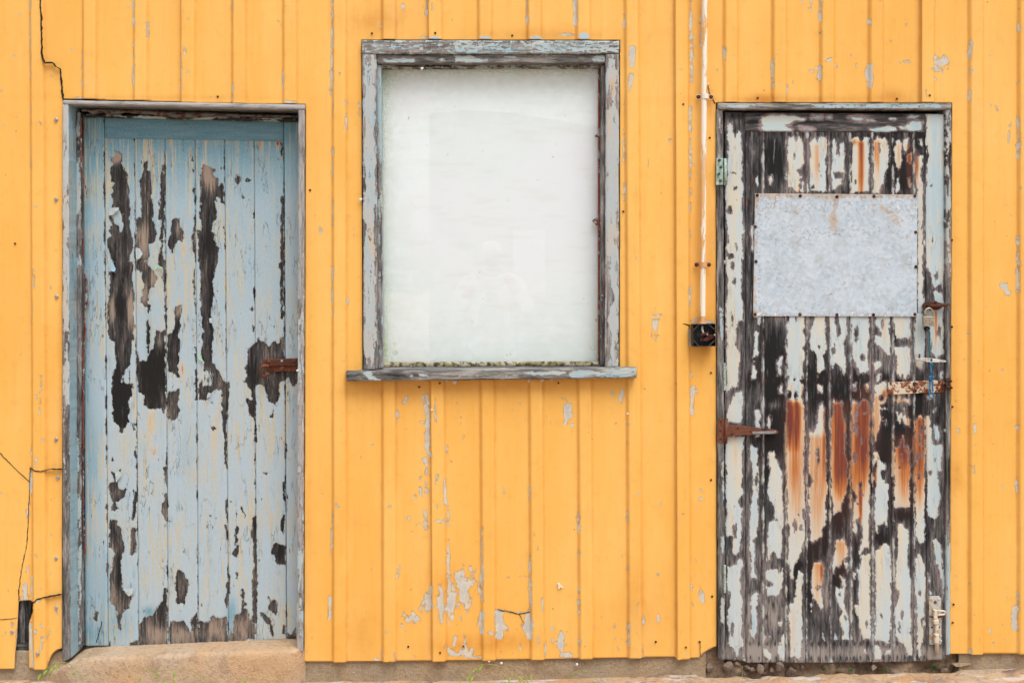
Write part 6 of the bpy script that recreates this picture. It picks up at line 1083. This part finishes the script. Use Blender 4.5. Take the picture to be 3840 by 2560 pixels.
# ------------------------------------------------------------------ what the glass reflects: a pale shed across the lane, a photographer
M['pinkwall'] = plain('pale pink render', (.30, .26, .27), .9, 0, .06, 20); M['palewhite'] = plain('white window trim', (.75, .78, .76), .8, 0, .05)
shed = empty('shed', (5, -10, 0), 'pale pinkish shed with a low curved roof across the lane, mirrored faintly in the glass', 'shed')
roof = []
for t in np.linspace(0, 1, 25):
    X_ = 1.03+t*12; pxm = 1608+(X_-1.03)*4.2/14.2*1000; ym = np.interp(pxm, [1608, 1660, 1750, 1900, 2060, 2240, 5000], [420, 412, 408, 418, 440, 472, 900]); roof.append((X_, 1.566+(994-ym)/4200*14.2))
mb = MB(); vs = [(x, -10, .0) for x, z in roof]+[(x, -10, z) for x, z in roof]+[(x, -14, .0) for x, z in roof]+[(x, -14, z) for x, z in roof]; n = len(roof)
mb.add(vs, [(i, n+i, n+i+1, i+1) for i in range(n-1)]+[(n+i, 3*n+i, 3*n+i+1, n+i+1) for i in range(n-1)]+[(0, 2*n, 3*n, n), (n-1, 2*n-1, 4*n-1, 3*n-1)]+[(2*n+i, 2*n+i+1, 3*n+i+1, 3*n+i) for i in range(n-1)]); mb.build('body', M['pinkwall'], shed)
def mir(a, b, L=14.2): return (CX+(a/1000-CX)*L/D, CZ+((2560-b)/1000-CZ)*L/D)
(xa, za), (xb, zb) = mir(1925, 860), mir(2045, 1110); mb = MB(); mb.box((xa, -9.99, zb), (xb, -9.9, za)); mb.build('window', M['palewhite'], shed)
M['shirt'] = plain('white shirt cloth', (.72, .76, .75), .9, 0, .05); M['vest'] = plain('grey blue vest cloth', (.22, .28, .28), .9, 0, .08); M['skin'] = plain('skin', (.50, .30, .22), .55, 0, .06); M['trou'] = plain('grey trousers', (.30, .31, .30), .9, 0, .08); M['hair'] = plain('white hair', (.72, .72, .72), .8, 0, .1); M['camera'] = plain('black camera body', (.02, .02, .02), .4)
def skinned(name, pts, edges, mat, par, root=0, sub=2):
    me = bpy.data.meshes.new(name); me.from_pydata([p[:3] for p in pts], edges, []); o = link(me, name, mat, par)
    m = o.modifiers.new('skin', 'SKIN'); m.use_smooth_shade = True
    for i, p in enumerate(pts): d = me.skin_vertices[0].data[i]; d.radius = (p[3], p[4] if len(p) > 4 else p[3]); d.use_root = (i == root)
    s_ = o.modifiers.new('sub', 'SUBSURF'); s_.levels = s_.render_levels = sub
    for pl_ in me.polygons: pl_.use_smooth = True
    return o
px_, py_ = CX-.02, -4.46
per = empty('person', (px_, py_, 0), 'white haired photographer in pale shirt and vest, camera raised, reflected in the glass', 'person')
X0, Y0 = px_, py_
body = [(X0, Y0, .98, .15, .11), (X0, Y0, 1.15, .14, .10), (X0, Y0, 1.33, .17, .11), (X0, Y0, 1.45, .10, .08), (X0, Y0, 1.53, .055), (X0, Y0+.01, 1.62, .085, .095), (X0, Y0, 1.71, .07, .085),
        (X0-.20, Y0, 1.43, .06), (X0-.27, Y0+.12, 1.20, .045), (X0-.13, Y0+.22, 1.43, .035), (X0+.20, Y0, 1.43, .06), (X0+.29, Y0+.10, 1.22, .045), (X0+.11, Y0+.20, 1.50, .035),
        (X0-.10, Y0, .90, .10), (X0-.12, Y0+.02, .50, .065), (X0-.12, Y0-.02, .09, .045), (X0-.13, Y0+.14, .04, .04), (X0+.10, Y0, .90, .10), (X0+.12, Y0+.02, .50, .065), (X0+.12, Y0-.02, .09, .045), (X0+.13, Y0+.14, .04, .04)]
skinned('body', body, [(0, 1), (1, 2), (2, 3), (3, 4), (4, 5), (5, 6), (3, 7), (7, 8), (8, 9), (3, 10), (10, 11), (11, 12), (0, 13), (13, 14), (14, 15), (15, 16), (0, 17), (17, 18), (18, 19), (19, 20)], M['skin'], per)
skinned('shirt', [(X0, Y0, .96, .165, .125), (X0, Y0, 1.15, .158, .118), (X0, Y0, 1.33, .185, .125), (X0, Y0, 1.45, .11, .09), (X0-.20, Y0, 1.43, .075), (X0-.27, Y0+.12, 1.20, .062), (X0-.19, Y0+.19, 1.33, .048), (X0+.20, Y0, 1.43, .075), (X0+.29, Y0+.10, 1.22, .062), (X0+.19, Y0+.16, 1.38, .048)], [(0, 1), (1, 2), (2, 3), (3, 4), (4, 5), (5, 6), (3, 7), (7, 8), (8, 9)], M['shirt'], per)
skinned('vest', [(X0, Y0, .94, .170, .13), (X0, Y0+.004, 1.15, .145, .128), (X0, Y0+.004, 1.33, .135, .135), (X0, Y0+.004, 1.44, .085, .10)], [(0, 1), (1, 2), (2, 3)], M['vest'], per)
skinned('trousers', [(X0, Y0, .96, .165, .125), (X0-.10, Y0, .88, .115), (X0-.12, Y0+.02, .50, .085), (X0-.12, Y0-.02, .12, .07), (X0+.10, Y0, .88, .115), (X0+.12, Y0+.02, .50, .085), (X0+.12, Y0-.02, .12, .07)], [(0, 1), (1, 2), (2, 3), (0, 4), (4, 5), (5, 6)], M['trou'], per)
skinned('hair', [(X0, Y0-.03, 1.64, .088, .085), (X0, Y0-.015, 1.72, .088, .092), (X0, Y0-.005, 1.755, .06, .06)], [(0, 1), (1, 2)], M['hair'], per)
for sx in (-1, 1):
    hx, hy, hz = X0+.075*sx, Y0+.21, 1.555; skinned('hand', [(X0+.10*sx, Y0+.20, 1.50 if sx > 0 else 1.46, .032, .02), (hx, hy, hz, .038, .018)]+[v for f_ in range(4) for v in [(hx-.01*sx, hy+.03, hz-.028+.019*f_, .010), (hx-.045*sx, hy+.045, hz-.028+.019*f_, .009)]], [(0, 1)]+[e for f_ in range(4) for e in [(1, 2+2*f_), (2+2*f_, 3+2*f_)]], M['skin'], per)
cam_t = empty('camera', (X0+.02, Y0+.19, 1.566), 'black camera held to the eye of the photographer', 'camera')
MB().box((X0-.05, Y0+.155, 1.52), (X0+.09, Y0+.20, 1.61)).build('camera_body', M['camera'], cam_t, bevel=.006)
MB().tube([(X0+.02, Y0+.20, 1.563), (X0+.02, Y0+.245, 1.563)], [.036, .034], 24).build('lens', M['camera'], cam_t)
